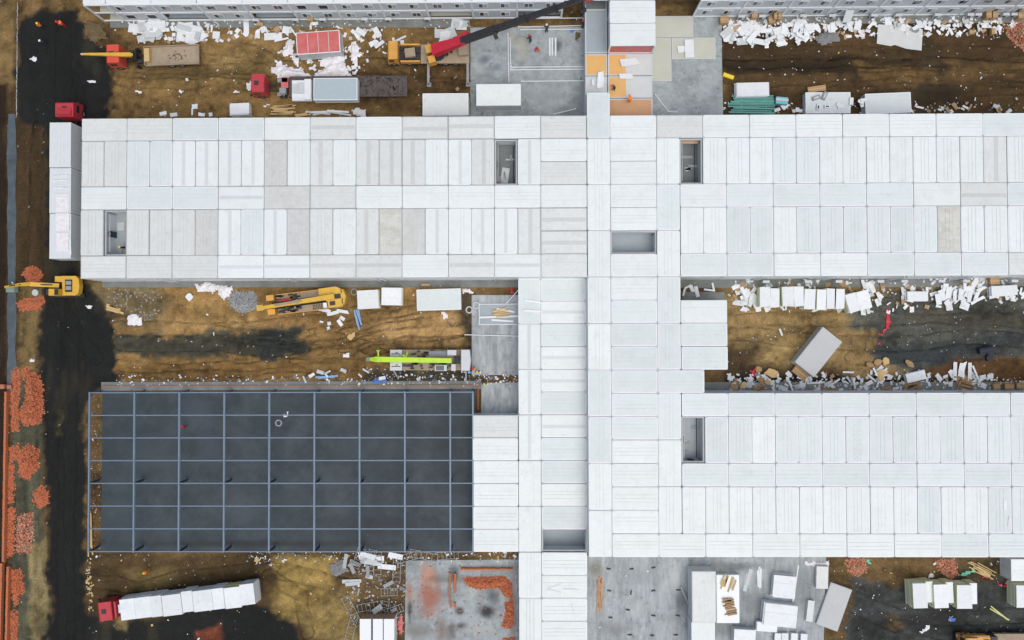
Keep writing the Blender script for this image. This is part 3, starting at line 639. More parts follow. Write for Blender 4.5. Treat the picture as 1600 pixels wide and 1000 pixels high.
# north building: two-storey facade with windows
NB = thing('modular_building', 'two-storey white building along the top edge with rows of small windows, left part', 'building')
NE_ = thing('modular_building', 'two-storey pale building along the top edge with rows of small windows, right part', 'building')
FY = 5*G
winf = MB(); winf.box((0, 0, .62), (1.3, .10, 1.24)); winf = winf.mesh('window', M['post'])
winp = MB(); winp.box((-.29, -.065, .62), (.50, .03, .96)).mesh
def win_part(parent, x, z, style):
    o = inst('window', winf, parent, (x, FY-.03, z))
    if style == 2:
        inst('pane', PD2, o, (0, 0, 0)); return
    inst('pane', PDa, o); inst('pane', PDb if style else PDa2, o)
PDa = MB().box((-.29, -.065, .62), (.48, .03, .92)).mesh('pane', M['glass'])
PDb = MB().box((.29, -.065, .62), (.48, .03, .92)).mesh('pane', M['blind'])
PDa2 = MB().box((.29, -.065, .62), (.48, .03, .92)).mesh('pane', M['glass'])
PD2 = MB().box((0, -.065, .62), (1.12, .03, 1.0)).mesh('pane', M['dark'])
bay = MB().box((0, 0, 1.33), (2*G-.2, .1, 2.5)).mesh('wall_panel', M['fwall'])
half = MB().box((0, 0, 1.33), (G-.2, .1, 2.5)).mesh('wall_panel', M['wall'])
post = MB().box((0, 0, 1.36), (.24, .24, 2.72)).mesh('corner_post', M['post'])
beam = MB().box((0, 0, 0), (2*G, .2, .22)).mesh('floor_beam', M['post'])
def facade(p, i0, nb, openings, wide):
    for k in range(nb):
        x0 = (i0+2*k)*G
        for s in (0, 1):
            z = .05+s*2.74; inst('corner_post', post, p, (x0, FY, z))
            inst('floor_beam', beam, p, (x0+G, FY-.02, z+.1)); inst('floor_beam', beam, p, (x0+G, FY-.02, z+2.62))
            if (k, s) in openings:
                MB().span(x0+.1, x0+2*G-.1, FY+.3, FY+2.6, z+.12, z+.2).build('room_floor', M[openings[(k, s)]], p)
                MB().span(x0+.1, x0+2*G-.1, FY+2.6, FY+2.7, z+.12, z+2.5).build('room_wall', M['panelg'], p)
                continue
            inst('wall_panel', bay, p, (x0+G, FY+.03, z))
            r = random.random()
            for q in (.25, .73):
                win_part(p, x0+2*G*q, z+.95, 2 if (k, s) in wide else (1 if random.random() < .7 else 0))
    for s in (0, 1): inst('corner_post', post, p, ((i0+2*nb)*G, FY, .05+s*2.74))
facade(NB, 1, 10, {(1, 0): 'greyfloor', (3, 0): 'greyfloor', (7, 0): 'beige', (9, 0): 'darkfloor'}, {(4, 1), (0, 0)})
facade(NE_, 27, 9, {}, set())
for k in range(-1, 11): roof(NB, 1+2*k if k >= 0 else 0, -6, True, 'w', Z2) if k >= 0 else roof(NB, 0, -7, False, 'w', Z2)
for k in range(9): roof(NE_, 27+2*k, -6, True, 'w', Z2)
MB().span(.1, 21*G, FY+.2, FY+G, Z2-.3, Z2-.17).build('roof_beams', M['gap'], NB)
MB().span(26*G, 45*G, FY+.2, FY+G, Z2-.3, Z2-.17).build('roof_beams', M['gap'], NE_)
# open end bay of the left part
b = MB()
for x in (.1, G): b.span(x-.1, x+.1, FY-.1, FY+.1, .05, Z2-.2)
b.span(.1, G, FY-.08, FY+.08, 2.7, 2.9); b.span(.1, G, FY-.08, FY+.08, .05, .25); b.span(.1, G, FY-.08, FY+.08, 5.2, 5.4)
b.build('end_frame', M['post'], NB)
for z in (.2, 2.9): MB().span(.95, G-.1, FY+.1, FY+G*2, z-.1, z).build('room_floor', M['beige'], NB)
MB().span(G-.05, G+.05, FY+.15, FY+2*G, .2, 5.2).build('room_wall', M['wall'], NB)
for px in (573, 585, 590, 597, 379, 385, 390, 900, 695):
    c = W(px, 34, 0); MB().tube((0, 0, 0), (0, -.7, 1.3), .06, 6).build('drain_pipe', M['post'], NB, (c.x, FY-.15, .1))
for px in (1250, 1272, 1276, 1368, 1375, 1381, 1481, 1489, 1478):
    c = W(px, 30, 0); MB().tube((0, 0, 0), (0, -.7, 1.3), .06, 6).build('drain_pipe', M['post'], NE_, (c.x, FY-.15, .1))
# sloping entrance canopy and open door of the right part
a = W(1326, 27, 1.6); MB().box((a.x, FY-.7, 1.5), (1.1, 1.8, .1), 0, 0, Matrix.Rotation(.9, 3, 'X')).build('entrance_ramp', M['wall'], NE_)

# air conditioner units
acm = [MB().box((0, 0, .35), (.88, .36, .68)).mesh('casing', M['lgrey']), MB().tube((-.15, -.19, .36), (-.15, -.21, .36), .25, 12).mesh('fan_grille', M['black']), MB().span(-.4, -.34, -.2, .2, -.12, .0).span(.34, .4, -.2, .2, -.12, .0).mesh('bracket', M['gap'])]
ORD = ['first', 'second', 'third', 'fourth', 'fifth', 'sixth', 'seventh', 'eighth', 'ninth', 'tenth', 'eleventh']
def ac(x, y, z, label, group):
    t_ = thing('air_conditioner', label, 'air conditioner', (x, y, z), 0, group)
    for n_, m_ in zip(('casing', 'fan_grille', 'bracket'), acm): inst(n_, m_, t_)
for q_, px in enumerate((402, 463, 506, 571, 608, 669)): ac(W(px, 31, .5).x, FY-.45, .5, ORD[q_]+' outdoor air conditioner under the left windows of the top building, from the left', 'air conditioners on the top left facade')
for q_, px in enumerate((1157, 1189, 1253, 1298, 1363, 1401, 1462, 1513, 1525, 1568, 1581)): ac(W(px, 25, .5).x, FY-.45, .5, ORD[q_]+' outdoor air conditioner under the right windows of the top building, from the left', 'air conditioners on the top right facade')
for q_, px in enumerate((1195, 1260, 1308, 1373, 1410, 1468, 1506, 1581)): ac(W(px, 439, 1.2).x, -7*G-.45, 1.2, ORD[q_]+' outdoor air conditioner at the foot of the upper right wing, from the left', 'air conditioners of the upper right wing')

# unfinished north end of the spine: floor decks at first-floor level, two closed modules
UN = thing('unfinished_building', 'unfinished top middle block with bare orange and grey floor decks', 'building')
def deck(i0, i1, j0, j1, m, z=2.8, part=None):
    x0, x1, y0, y1 = i0*G+.05, i1*G-.05, -j1*G+.05, -j0*G-.05
    MB().span(x0, x1, y0, y1, .1, z-.15).build('lower_module', M['wall'], UN)
    MB().span(x0+.15, x1-.15, y0+.15, y1-.15, z-.149, z-.02).build('floor_deck', M[m], UN)
    if part: 
        xm = x0+.15+(x1-x0-.3)*part[0]; MB().span(x0+.15, xm, y0+.15, y1-.15, z-.02, z).build('floor_covering', M[part[1]], UN)
    b = MB(); b.span(x0, x1, y0, y0+.15, z-.15, z+.03); b.span(x0, x1, y1-.15, y1, z-.15, z+.03); b.span(x0, x0+.15, y0+.15, y1-.15, z-.15, z+.03); b.span(x1-.15, x1, y0+.15, y1-.15, z-.15, z+.03)
    b.build('floor_frame', M['lgrey'], UN)
deck(22, 23, -5, -3, 'greyfloor'); deck(22, 23, -3, -2, 'orange_floor'); deck(22, 23, -2, -1, 'white_floor')
deck(23, 25, -3, -2, 'white_floor', part=(.40, 'orange_floor')); deck(23, 25, -2, -1, 'white_floor', part=(.40, 'orange_floor')); deck(23, 25, -1, 0, 'brown_floor')
MB().span(22*G+.05, 23*G-.05, 5*G, 5*G+3, .1, 2.7).build('lower_module', M['wall'], UN)
MB().span(22*G+.2, 23*G-.2, 5*G+.05, 5*G+2.8, 2.72, 2.8).build('floor_deck', M['darkfloor'], UN)
for j in (-4, -5, -6): roof(UN, 23, j, True, 'w', Z2)
MB().span(23*G+.1, 25*G-.1, 3*G+.2, 6*G-.1, Z2-.3, Z2-.17).build('roof_beams', M['gap'], UN)
MB().span(23*G+.1, 25*G-.1, 3*G+.1, 6*G-.1, .1, 2.75).build('lower_module', M['wall'], UN)
MB().span(23*G+.2, 25*G-.2, 3*G+.1, 3*G+.2, 2.9, 5.15).build('red_wall', M['red_panel'], UN)
b = MB()
for x in (23*G+.1, 25*G-.1):
    for y in (3*G+.1, 4.5*G, 6*G-.1): b.span(x-.1, x+.1, y-.1, y+.1, 2.75, Z2-.17)
b.span(23*G, 25*G, 3*G, 3*G+.12, 2.75, 2.93); b.build('upper_frame', M['post'], UN)
for x in (23*G+.12, 25*G-.12): MB().span(x-.04, x+.04, 3*G+.2, 6*G-.2, 2.9, 5.2).build('side_wall', M['wall'], UN)
# ground-floor decks to the right
GD = [(26, 28, -4, -3, 'white beige floor deck on the ground with crossed panels on it'), (25.1, 26, -4, -2, 'narrow beige floor deck on the ground with a curved plank'), (25.1, 27, -5, -4, 'beige floor deck on the ground nearest the top building')]
for i0, i1, j0, j1, lab in GD:
    x0, x1, y0, y1 = i0*G+.03, i1*G-.03, -j1*G+.03, -j0*G-.03; t_ = thing('floor_deck', lab, 'floor deck', ((x0+x1)/2, (y0+y1)/2, .12), 0, 'beige floor decks')
    a_, b_ = (x1-x0)/2, (y1-y0)/2
    MB().span(-a_+.1, a_-.1, -b_+.1, b_-.1, .02, .2).build('board', M['beige'], t_)
    f_ = MB(); f_.span(-a_, a_, -b_, -b_+.1, 0, .22); f_.span(-a_, a_, b_-.1, b_, 0, .22); f_.span(-a_, -a_+.1, -b_+.1, b_-.1, 0, .22); f_.span(a_-.1, a_, -b_+.1, b_-.1, 0, .22)
    f_.build('frame', M['panelg'], t_)

# ------------------------------------------------------------------ blue steel frame
FR = thing('roof_skeleton', 'blue steel roof frame of slender beams standing over the dark foundation slab', 'steel skeleton')
ZF = 2.95; xi = [0, 2, 4, 6, 8, 10, 12, 14, 16, 17]
def ibeam(ax, l, wd, h):
    b = MB(); f = (lambda x, y: (x, y)) if ax == 'x' else (lambda x, y: (y, x))
    for z in (h/2-.02, -h/2+.02): b.box((0, 0, z), (*f(l, wd), .035))
    b.box((0, 0, 0), (*f(l, .03), h-.075)); return b
mv = ibeam('y', 7*G+.2, .20, .30).mesh('main_beam', M['steelblue'])
for i in xi: inst('main_beam', mv, FR, (i*G, -15.5*G, ZF))
for a, c in zip(xi[:-1], xi[1:]):
    mh = ibeam('x', (c-a)*G-.22, .13, .18).mesh('purlin', M['steelblue'])
    for j in range(12, 20): inst('purlin', mh, FR, ((a+c)/2*G, -j*G, ZF-.02+random.uniform(-.01, .01)))
cm = MB(); cm.box((0, 0, 1.4), (.22, .03, 2.7)); cm.box((0, .1, 1.4), (.22, .03, 2.7)); cm.box((0, -.1, 1.4), (.22, .03, 2.7)); cm.box((0, 0, .06), (.42, .42, .04))
cm = cm.mesh('column', M['steeldark'])
for i in xi:
    for j in (12, 16, 19): inst('column', cm, FR, (i*G, -j*G, .10))
# low brick edging and stub along the slab
b = MB()
for a, c in (((160, 603.5), (747, 602)), ((747, 602), (747, 640))):
    p = W(*a, .14); q_ = W(*c, .14); n = int((q_-p).length/.25); rz = math.atan2((q_-p).y, (q_-p).x)
    for k in range(n):
        m_ = p.lerp(q_, (k+.5)/n); b.box((m_.x, m_.y, .16), (.235, .11, .12+random.random()*.02), rz+random.uniform(-.03, .03))
tag(b.build('brick_edging', M['bricklow']), 'thin row of red bricks edging the dark foundation slab', 'brick edging')

# ------------------------------------------------------------------ wheels
def wheel_meshes(r, wd):
    b = MB(); n = 14
    prof = [(r*.6, -wd/2), (r*.93, -wd/2), (r, -wd*.3), (r, wd*.3), (r*.93, wd/2), (r*.6, wd/2)]
    vs = [(R_*math.cos(2*math.pi*k/n), y, R_*math.sin(2*math.pi*k/n)) for k in range(n) for R_, y in prof]
    fs = [(k*6+a, k*6+a+1, ((k+1) % n)*6+a+1, ((k+1) % n)*6+a) for k in range(n) for a in range(5)]
    b.add(vs, fs); ty = b.mesh('tyre', M['tyre'])
    rm = MB(); rm.tube((0, -wd*.35, 0), (0, wd*.35, 0), r*.61, 12); rm.tube((0, -wd*.45, 0), (0, wd*.45, 0), r*.2, 8); return ty, rm.mesh('rim', M['grey'])
WHL = wheel_meshes(.52, .42); WHS = wheel_meshes(.45, .3)
def wheels(t_, xs, yo, r=.52):
    for x in xs:
        for s in (-1, 1):
            o = inst('wheel', (WHL if r > .5 else WHS)[0], t_, (x, s*yo, r)); inst('rim', (WHL if r > .5 else WHS)[1], o)
def cab(t_, x0, x1, m, wd=2.45, z0=.6, z1=2.95, hatch=True, front=1):
    # truck cab: front at x1 when front=1
    s = 1 if x1 > x0 else -1; l = abs(x1-x0)
    b = MB(); b.side([(x0, z0), (x1, z0), (x1, z0+1.0), (x1-s*.28, z1-.12), (x1-s*.45, z1), (x0+s*.08, z1), (x0, z1-.1)], -wd/2, wd/2)
    o = b.build('cab', M[m], t_)
    g = MB(); g.box((x1-s*.10, 0, z0+1.42), (.05, wd-.3, .78), 0, 0, Matrix.Rotation(-s*.23, 3, 'Y')); g.build('windscreen', M['glass'], o)
    for q in (-1, 1):
        g = MB(); g.box((x1-s*l*.42, q*(wd/2+.01), z0+1.4), (l*.42, .03, .7)); g.build('side_window', M['glass'], o)
        g = MB(); g.box((x1-s*.02, q*(wd/2+.16), z0+1.4), (.12, .22, .5)); g.bar((x1-s*.1, q*wd/2, z0+1.6), (x1-s*.02, q*(wd/2+.16), z0+1.6), .04); g.build('mirror', M['black'], o)
        g = MB(); g.box((x1+s*.02, q*(wd/2-.3), z0+.25), (.06, .4, .2)); g.build('headlight', M['lgrey'], o)
    g = MB(); g.box((x1+s*.05, 0, z0-.02), (.16, wd, .32)); g.build('bumper', M['black'], o)
    if hatch: g = MB(); g.box(((x0+x1)/2, 0, z1+.03), (.6, .6, .06)); g.build('roof_hatch', M['black'], o)
    return o
def frame_rails(t_, x0, x1, z=.85, m='black'):
    b = MB()
    for s in (-1, 1): b.span(x0, x1, s*.42-.06, s*.42+.06, z-.15, z+.15)
    n = int(abs(x1-x0)/1.3)+1
    for k in range(n+1):
        x = x0+(x1-x0)*k/n; b.span(x-.05, x+.05, -.40, .40, z-.1, z+.08)
    return b.build('chassis', M[m], t_)
def place(px, py, ang, z=0.0):              # ang: heading in degrees, counter-clockwise from east
    c = W(px, py, z); return (c.x, c.y, 0), math.radians(ang)

# red flatbed truck with yellow loader crane
loc, rz = place(249, 93, 182)
T = thing('crane_truck', 'red cab flatbed truck with a yellow boom folded over the cab, beside the black road', 'truck', loc, rz)
frame_rails(T, -6, 6); cab(T, 4.2, 6.2, 'redor'); wheels(T, (5.2, -2.0, -3.4), 1.05)
b = MB(); b.span(-6.1, 1.3, -1.3, 1.3, 1.1, 1.25)
for s in (-1, 1): b.span(-6.1, 1.3, s*1.3-.05, s*1.3+.05, 1.25, 1.55)
b.span(-6.15, -6.05, -1.3, 1.3, 1.25, 1.55); b.span(1.25, 1.35, -1.3, 1.3, 1.25, 1.75)
o = b.build('truck_bed', M['bed'], T); MB().span(.5, 1.2, -.9, .9, 1.3, 2.0).build('tool_box', M['wood'], o)
b = MB()
for k in range(26): b.box((-3.2+random.gauss(0, .7), random.gauss(.1, .35), 1.28), (random.uniform(.1, .5), .06, .05), random.uniform(0, 3))
tag(b.build('scrap', M['bedd'], o), kind='stuff')
b = MB(); b.box((2.6, 0, 1.5), (.7, 1.0, 1.4)); b.box((2.0, .6, 1.2), (.8, .5, .5)); b.box((3.2, -.6, 1.2), (.7, .6, .6)); b.tube((2.6, 0, 1.6), (2.6, 0, 3.0), .25, 10)
for k in range(8): b.tube((1.5+random.random()*2.4, random.uniform(-1, 1), 1.1), (1.5+random.random()*2.4, random.uniform(-1, 1), 1.6), .06, 6)
for s in (-1, 1): b.box((2.6, s*1.15, .75), (.35, .35, 1.2))
b.build('crane_base', M['black'], T)
b = MB(); b.bar((2.4, .35, 3.1), (8.9, .05, 3.3), .55, .45, w2=.26); b.bar((2.2, .35, 3.1), (4.4, .3, 3.35), .3, .25)
o = b.build('crane_boom', M['yellow'], T); MB().box((9.0, .05, 3.25), (.3, .2, .3)).build('boom_tip', M['lgrey'], o)

# white module stacks riding on the trailer at the west end
loc, rz = place(119.5, 290, 90)
T = thing('semi_trailer_truck', 'dark red cab truck with a long trailer, parked against the west end of the wing', 'truck', loc, rz)
frame_rails(T, -10.0, 10.6); o = cab(T, 8.8, 11.0, 'red', z1=3.1); wheels(T, (9.8, 7.3, 6.0, -5.8, -7.1, -8.4), 1.05)
MB().span(-9.9, 7.9, -1.25, 1.25, 1.05, 1.25).build('trailer_bed', M['bedd'], T)
MB().side([(8.9, 3.1), (9.0, 3.45), (10.0, 3.15), (10.0, 3.1)], -1.0, 1.0).build('wind_deflector', M['red'], T)
CY = W(94.5, 297, 3.9)
for k, (y0, y1) in enumerate(((191, 262.2), (262.2, 333.4), (333.4, 404.6))):
    lab = ('front', 'middle', 'rear')[k]
    a = W(94.5, (y0+y1)/2, 3.9); l = (y1-y0)*mpp(3.9); t_ = thing('module_bundle', lab+' bundle of flat-packed white module on the trailer at the west end', 'module bundle', (a.x, a.y, 1.26), math.pi/2)
    for n in range(4):
        MB().span(-l/2+.005, l/2-.005, -1.42, 1.42, n*.66, n*.66+.635).build('packed_module', M['trailer'], t_)
        sb = MB()
        for q in range(6): sb.span(-l/2+(q+.5)*l/6-.015, -l/2+(q+.5)*l/6+.015, -1.44, 1.44, n*.66+.03, n*.66+.6)
        sb.build('strap_row', M['seam'], t_)
        b = MB()
        for xx in (-l/2+.1, l/2-.1):
            for yy in (-1.38, 1.38): b.span(xx-.1, xx+.1, yy-.06, yy+.06, n*.66-.02, n*.66+.655)
        b.build('corner_block', M['post'], t_)
    b = MB(); b.span(-l/2, l/2, -1.44, 1.44, 2.64, 2.70)
    for q in RIBS: b.span(-l/2+.1, l/2-.1, q*2.8-.02, q*2.8+.02, 2.70, 2.73)
    b.build('top_sheet', M['trailer'], t_)
for n, (px, py, l, wd, a, m) in enumerate(((95, 275, 26, 3, 3, 'panel'), (95, 282, 27, 2.5, 1, 'panel'), (95, 294, 28, 3, -1, 'panel'), (98, 317, 20, 29, 0, 'foam'), (98, 347, 22, 28, 0, 'foam'), (98, 378, 20, 29, 0, 'foam'), (110, 384, 3, 28, 2, 'panel'))):
    c = W(px, py, 4.0); s = mpp(4.0); b = MB(); b.box((0, 0, .03), (l*s, wd*s, .07)); b.box((0, 0, .08), (l*s*.9, wd*s*.12, .03)); b.box((0, wd*s*.3, .08), (l*s*.9, wd*s*.08, .03))
    tag(b.build('packing_sheet', M[m], None, (c.x, c.y, 3.99+n*.002), math.radians(a)), ('first', 'second', 'third', 'fourth', 'fifth', 'sixth', 'seventh')[n]+' pale packing piece from the front on top of the white trailer load', 'packing', 'packing on the trailer load')

# red tractor with flatbed, north yard
loc, rz = place(519, 139.5, 180)
T = thing('semi_trailer_truck', 'red tractor with a long dark flatbed trailer in the yard under the top building', 'truck', loc, rz)
frame_rails(T, -10.5, 10.6); cab(T, 8.5, 10.6, 'red', z1=3.0); wheels(T, (9.6, 6.6, 5.3, -6.0, -7.3, -8.6), 1.05)
b = MB(); b.span(-10.6, 5.6, -1.42, 1.42, 1.1, 1.28)
for k in range(28): b.span(-10.5+k*.58, -10.42+k*.58, -1.40, 1.40, 1.28, 1.31)
o = b.build('trailer_bed', M['bedd'], T)
b = MB()
for k in range(90): b.box((random.uniform(-10.4, -3.5), random.uniform(-1.3, 1.3), 1.32), (random.uniform(.1, .5), random.uniform(.06, .2), .06), random.uniform(0, 3))
tag(b.build('scrap', M['black'], o), kind='stuff')
b = MB(); b.span(6.0, 6.9, .2, 1.0, .9, 1.5); b.span(5.8, 6.6, -1.2, -.6, .9, 1.4); b.tube((7.3, -1.0, .8), (6.3, -1.0, .8), .3, 10); b.tube((7.3, .9, .8), (6.3, .9, .8), .3, 10); b.build('tanks_and_fifth_wheel', M['grey'], T)
MB().span(5.7, 6.7, -1.25, .2, 1.28, 1.4).build('deck_plate', M['red_panel'], T)
c = W(470, 138, 2.4); t_ = thing('panel_stack', 'stepped stack of white panels right behind the red tractor cab', 'panel stack', (c.x, c.y, 1.3), 0, None)
for k, (x0, x1, y0, y1, z) in enumerate(((-1.35, 1.35, -1.5, 1.3, .5), (-1.35, .4, -1.2, 1.25, .62), (-1.25, -.5, -.55, .75, .72), (-.45, .35, -.6, .9, .76), (.4, 1.3, -1.45, 1.35, .85))): MB().span(x0, x1, y0, y1, z-.5 if k == 0 else .5, z).build('panel', M['panelg' if k in (2, 3) else 'panel'], t_)

# ------------------------------------------------------------------ loose modules
def module(name, label, px, py, lpx, wpx, ang, h=2.75, z0=.12, top='w', wall='wall', cat='module', rim='rim', ribs=True):
    z = z0+h; s = mpp(z); c = W(px, py, z); L, B = lpx*s, wpx*s
    t_ = thing(name, label, cat, (c.x, c.y, z0), math.radians(ang))
    b = MB(); b.prism(rrect(L, B, .08), h-.16, h-.03, 1); b.prism(rrect(L-.2, B-.2, .05), h-.1, h, 0)
    for q in (RIBS if ribs else ()): b.span(-L/2+.16, L/2-.16, q*B-.02, q*B+.02, h-.01, h+.025, 0)
    b.build('roof_panel', [M[top], M[rim]], t_)
    b = MB(); b.span(-L/2, L/2, -B/2, B/2, 0, .2); b.build('base_frame', M['panelg'], t_)
    for sx in (-1, 1):
        for sy in (-1, 1): MB().span(sx*L/2-.1 if sx > 0 else -L/2, L/2 if sx > 0 else -L/2+.1, sy*B/2-.1 if sy > 0 else -B/2, B/2 if sy > 0 else -B/2+.1, .2, h-.16).build('corner_post', M['post'], t_)
    for s_ in (-1, 1):
        n = 5
        for k in range(n): MB().span(-L/2+.12+(L-.24)*k/n, -L/2+.10+(L-.24)*(k+1)/n, s_*(B/2-.07)-.03, s_*(B/2-.07)+.03, .2, h-.16).build('wall_panel', M[wall], t_)
        for k in range(2): MB().span(s_*(L/2-.07)-.03, s_*(L/2-.07)+.03, -B/2+.12+(B-.24)*k/2, -B/2+.10+(B-.24)*(k+1)/2, .2, h-.16).build('wall_panel', M[wall], t_)
    return t_
M['bluegrey'] = mat('pale_blue_grey_sheet', (.40, .48, .51), .5, .04, 2); M['flatgrey'] = mat('flat_grey_sheet', (.50, .515, .515), .6, .04, 2, (.44, .45, .45), .5, .8)
module('red_topped_module', 'box module with a red top and white rim standing in the upper left yard', 497, 66, 69, 35, 3.5, 2.2, .05, 'red_panel', 'panelg', ribs=False)
b = MB()
for k in range(1, 4): b.box((0, 0, 0), (.05, 2.7, .02)) if False else b.span(-2.85+k*1.43-.03, -2.85+k*1.43+.03, -1.3, 1.3, 2.2, 2.215)
b.build('roof_seams', M['band'], [o for o in bpy.data.objects if o.name.startswith('red_topped_module')][0])
module('flat_module', 'pale blue-grey flat module with white rim riding on the dark flatbed', 524, 139, 69.5, 35.2, 0, 1.3, 1.32, 'bluegrey', 'lgrey', ribs=False)
module('box_module', 'dusty grey-white module beside the concrete slab, below the orange crane truck', 696, 163, 72, 35, 0, 2.6, .05, 'c')
module('box_module', 'clean white module standing on the upper concrete slab', 779, 148, 70, 34, 0, 2.7, .12, 'w')
module('box_module', 'pale module lying in the tan yard next to the lower of two concrete slabs', 685.5, 468, 69, 33, 1.5, 1.3, .02, 'b')
module('box_module', 'grey module dropped at a slant in the right yard', 1279, 550, 70, 38, 51, 1.9, .02, 'flatgrey', 'panelg', ribs=False, rim='flatgrey')
module('box_module', 'cream module standing on the streaked slab at the bottom, beside the one with timber bits', 1100, 932.5, 78, 37, 90, 2.6, .12, 'c', rim='rimd')
t_ = module('flat_module', 'white low module strewn with brown timber bits on the streaked slab', 1137.5, 936, 74, 35, 90, 1.0, .12, 'rim')
t_ = module('box_module', 'white module cut by the bottom edge, below the cream one', 1099, 1010, 74, 36, 90, 2.6, .12, 'w')
m_ = module('flat_module', 'flat grey slanting sheet module at the right end of the streaked slab', 1303.5, 948.5, 68, 34.5, 70, .5, .02, 'flatgrey', ribs=False, rim='flatgrey')
module('flat_module', 'pale blue low module against the upper right wing, beside the cluttered white one', 1388, 161, 71, 32, 2, 1.5, .05, 'b')
module('flat_module', 'white low module littered with boxes and white sheets against the upper right wing', 1294, 160.5, 70, 33, 0, 1.2, .05, 'b')
module('box_module', 'white module at the far right bottom, tucked under the lower right wing', 1616, 891, 70, 33, 0, 2.6, .05, 'w')
module('box_module', 'white module corner rising at the bottom edge left of the streaked slab', 898, 1016, 70, 36, 0, 2.3, .12, 'w') if False else None

# three white upright boxes with orange ends
for k, (x, w_) in enumerate(((571, 17), (590.5, 15), (608, 16))):
    h = 2.4; s = mpp(h); c = W(x, 990, h); t_ = thing('white_cabin', ('left', 'middle', 'right')[k]+' of three white boxes with orange ends at the bottom edge', 'box', (c.x, c.y, .02), 0, 'three white boxes')
    MB().span(-w_*s/2, w_*s/2, -2.0, 1.90, .0, h).build('shell', M['panel'], t_); MB().span(-w_*s/2+.05, w_*s/2-.05, 1.9, 1.94, .1, h-.1).build('orange_end', M['brown_floor'], t_)
    MB().span(-w_*s/2-.02, w_*s/2+.02, -2.02, 1.96, h, h+.05).build('lid', M['rim'], t_)

# ------------------------------------------------------------------ insulated panel stacks (white skins, yellow-green wool core)
def pstack(label, px, py, lpx, wpx, ang, h, n=9, core_='wool', group=None, split=0, slew=.05, skin='panel'):
    s = mpp(h); c = W(px, py, h); L, B = lpx*s, wpx*s; t_ = thing('panel_stack', label, 'panel stack', (c.x, c.y, .04), math.radians(ang), group)
    p = h/n
    for k in range(n):
        b = MB(); dx, dy = random.uniform(-slew, slew), random.uniform(-slew, slew)
        b.box((dx, dy, p*k+p*.45), (L, B, p*.82), 0, 1); b.box((dx, dy, p*k+p*.9), (L+.01, B+.01, p*.10), 0, 0); b.box((dx, dy, p*k+p*.02), (L+.01, B+.01, p*.06), 0, 0)
        if k == n-1 and split: b.span(dx-L/2, dx+L/2, dy+split*B-.015, dy+split*B+.015, p*n-.02, p*n+.012, 1)
        b.build('panel', [M[skin], M[core_]], t_)
    return t_
pstack('white panel stack next to the yellow crane, left of two', 575, 467.5, 33, 28, 3, 1.5, 8, split=.05)
pstack('white panel stack with yellow-green side, right of two by the yellow crane', 612, 463, 31, 27, -1, 1.5, 8, split=-.1)
ROW = [(1195, 464, 16, 30, 0), (1211, 465, 14, 29, -1), (1231, 463, 18, 30, 2), (1248, 463, 15, 30, 0), (1265, 467, 17, 31, -3), (1284, 468, 15, 31, -2), (1298, 466, 15, 31, -3), (1312, 467, 15, 30, -2), (1332, 473, 17, 29, 16), (1350, 469, 19, 28, 14)]
for k, (x, y, l, w_, a) in enumerate(ROW):
    pstack(['first', 'second', 'third', 'fourth', 'fifth', 'sixth', 'seventh', 'eighth', 'ninth', 'tenth'][k]+' white panel stack from the left in the row below the upper right wing', x, y, l, w_, a, 1.7, 8, group='row of white panel stacks')
for k, (x, y, l, w_, a) in enumerate(((1438, 931, 30, 38, 2), (1470, 932, 30, 36, 2), (1507, 933, 32, 36, 0))):
    t_ = pstack(('left', 'middle', 'right')[k]+' of three tall white and yellow-green panel stacks on the dark lower right yard', x, y, l*.72, w_, a, 2.3, 10, group='three tall panel stacks', slew=.05)
    for n in range(8):
        b = MB(); b.box((1.35, .35, .12+.24*n), (1.0, 2.75, .2), 0, 1); b.box((1.35, .35, .23+.24*n), (1.01, 2.76, .03), 0, 0); b.build('panel', [M['panel'], M['wool']], t_)
pstack('white panel stack cut by the right edge, below the lower right wing', 1600, 932, 22, 34, 0, 2.2, 9)
pstack('square white panel stack on the streaked slab, upper of two', 1226, 917, 33, 33, -5, 1.3, 8, 'panelg', split=.15, slew=.12)
pstack('wide white panel stack on the streaked slab, lower of two', 1219, 961, 50, 34, -6, 1.3, 8, 'panelg', split=.1, slew=.12)
pstack('narrow white panel stack below the wide one on the streaked slab', 1198, 980, 31, 14, -4, .9, 6, 'panelg')
pstack('grey-topped panel stack at the bottom edge of the streaked slab', 1164, 996, 33, 24, -3, 1.4, 7, 'panelg')
for k, x in enumerate((1216, 1227, 1241, 1256)): pstack(('first', 'second', 'third', 'fourth')[k]+' small pale bundle at the bottom edge of the streaked slab', x, 997, 10, 14, -3, .7, 5, 'panelg', group='small bundles at the bottom edge')
pstack('pale wrapped bundle of profiles at the top right of the streaked slab', 1285, 902, 18, 34, -2, .8, 5, 'panelg', skin='c')
pstack('narrow pale bundle in the middle right of the streaked slab', 1266, 955, 10, 32, -7, .6, 5, 'panelg', skin='b')
pstack('stack of long white panels beside the green pipes', 1175, 139, 50, 21, 1, .8, 7, 'panelg', slew=.15)
pstack('white panel stack leaning by the streaked apron, right middle yard', 1431, 588, 30, 14, 13, .7, 5, 'panelg')
pstack('long white panel bundle by a cardboard box below the upper right wing', 1569, 454, 40, 15, 3, .9, 6, 'panelg', slew=.1)
pstack('flat white stack between loose panels below the upper right wing', 1433, 463, 32, 14, 0, .7, 6, 'panelg', slew=.1)
pstack('short white panel stack against the west part of the upper left wing', 374, 170, 30, 17, 2, 1.3, 7, 'panelg', slew=.1)
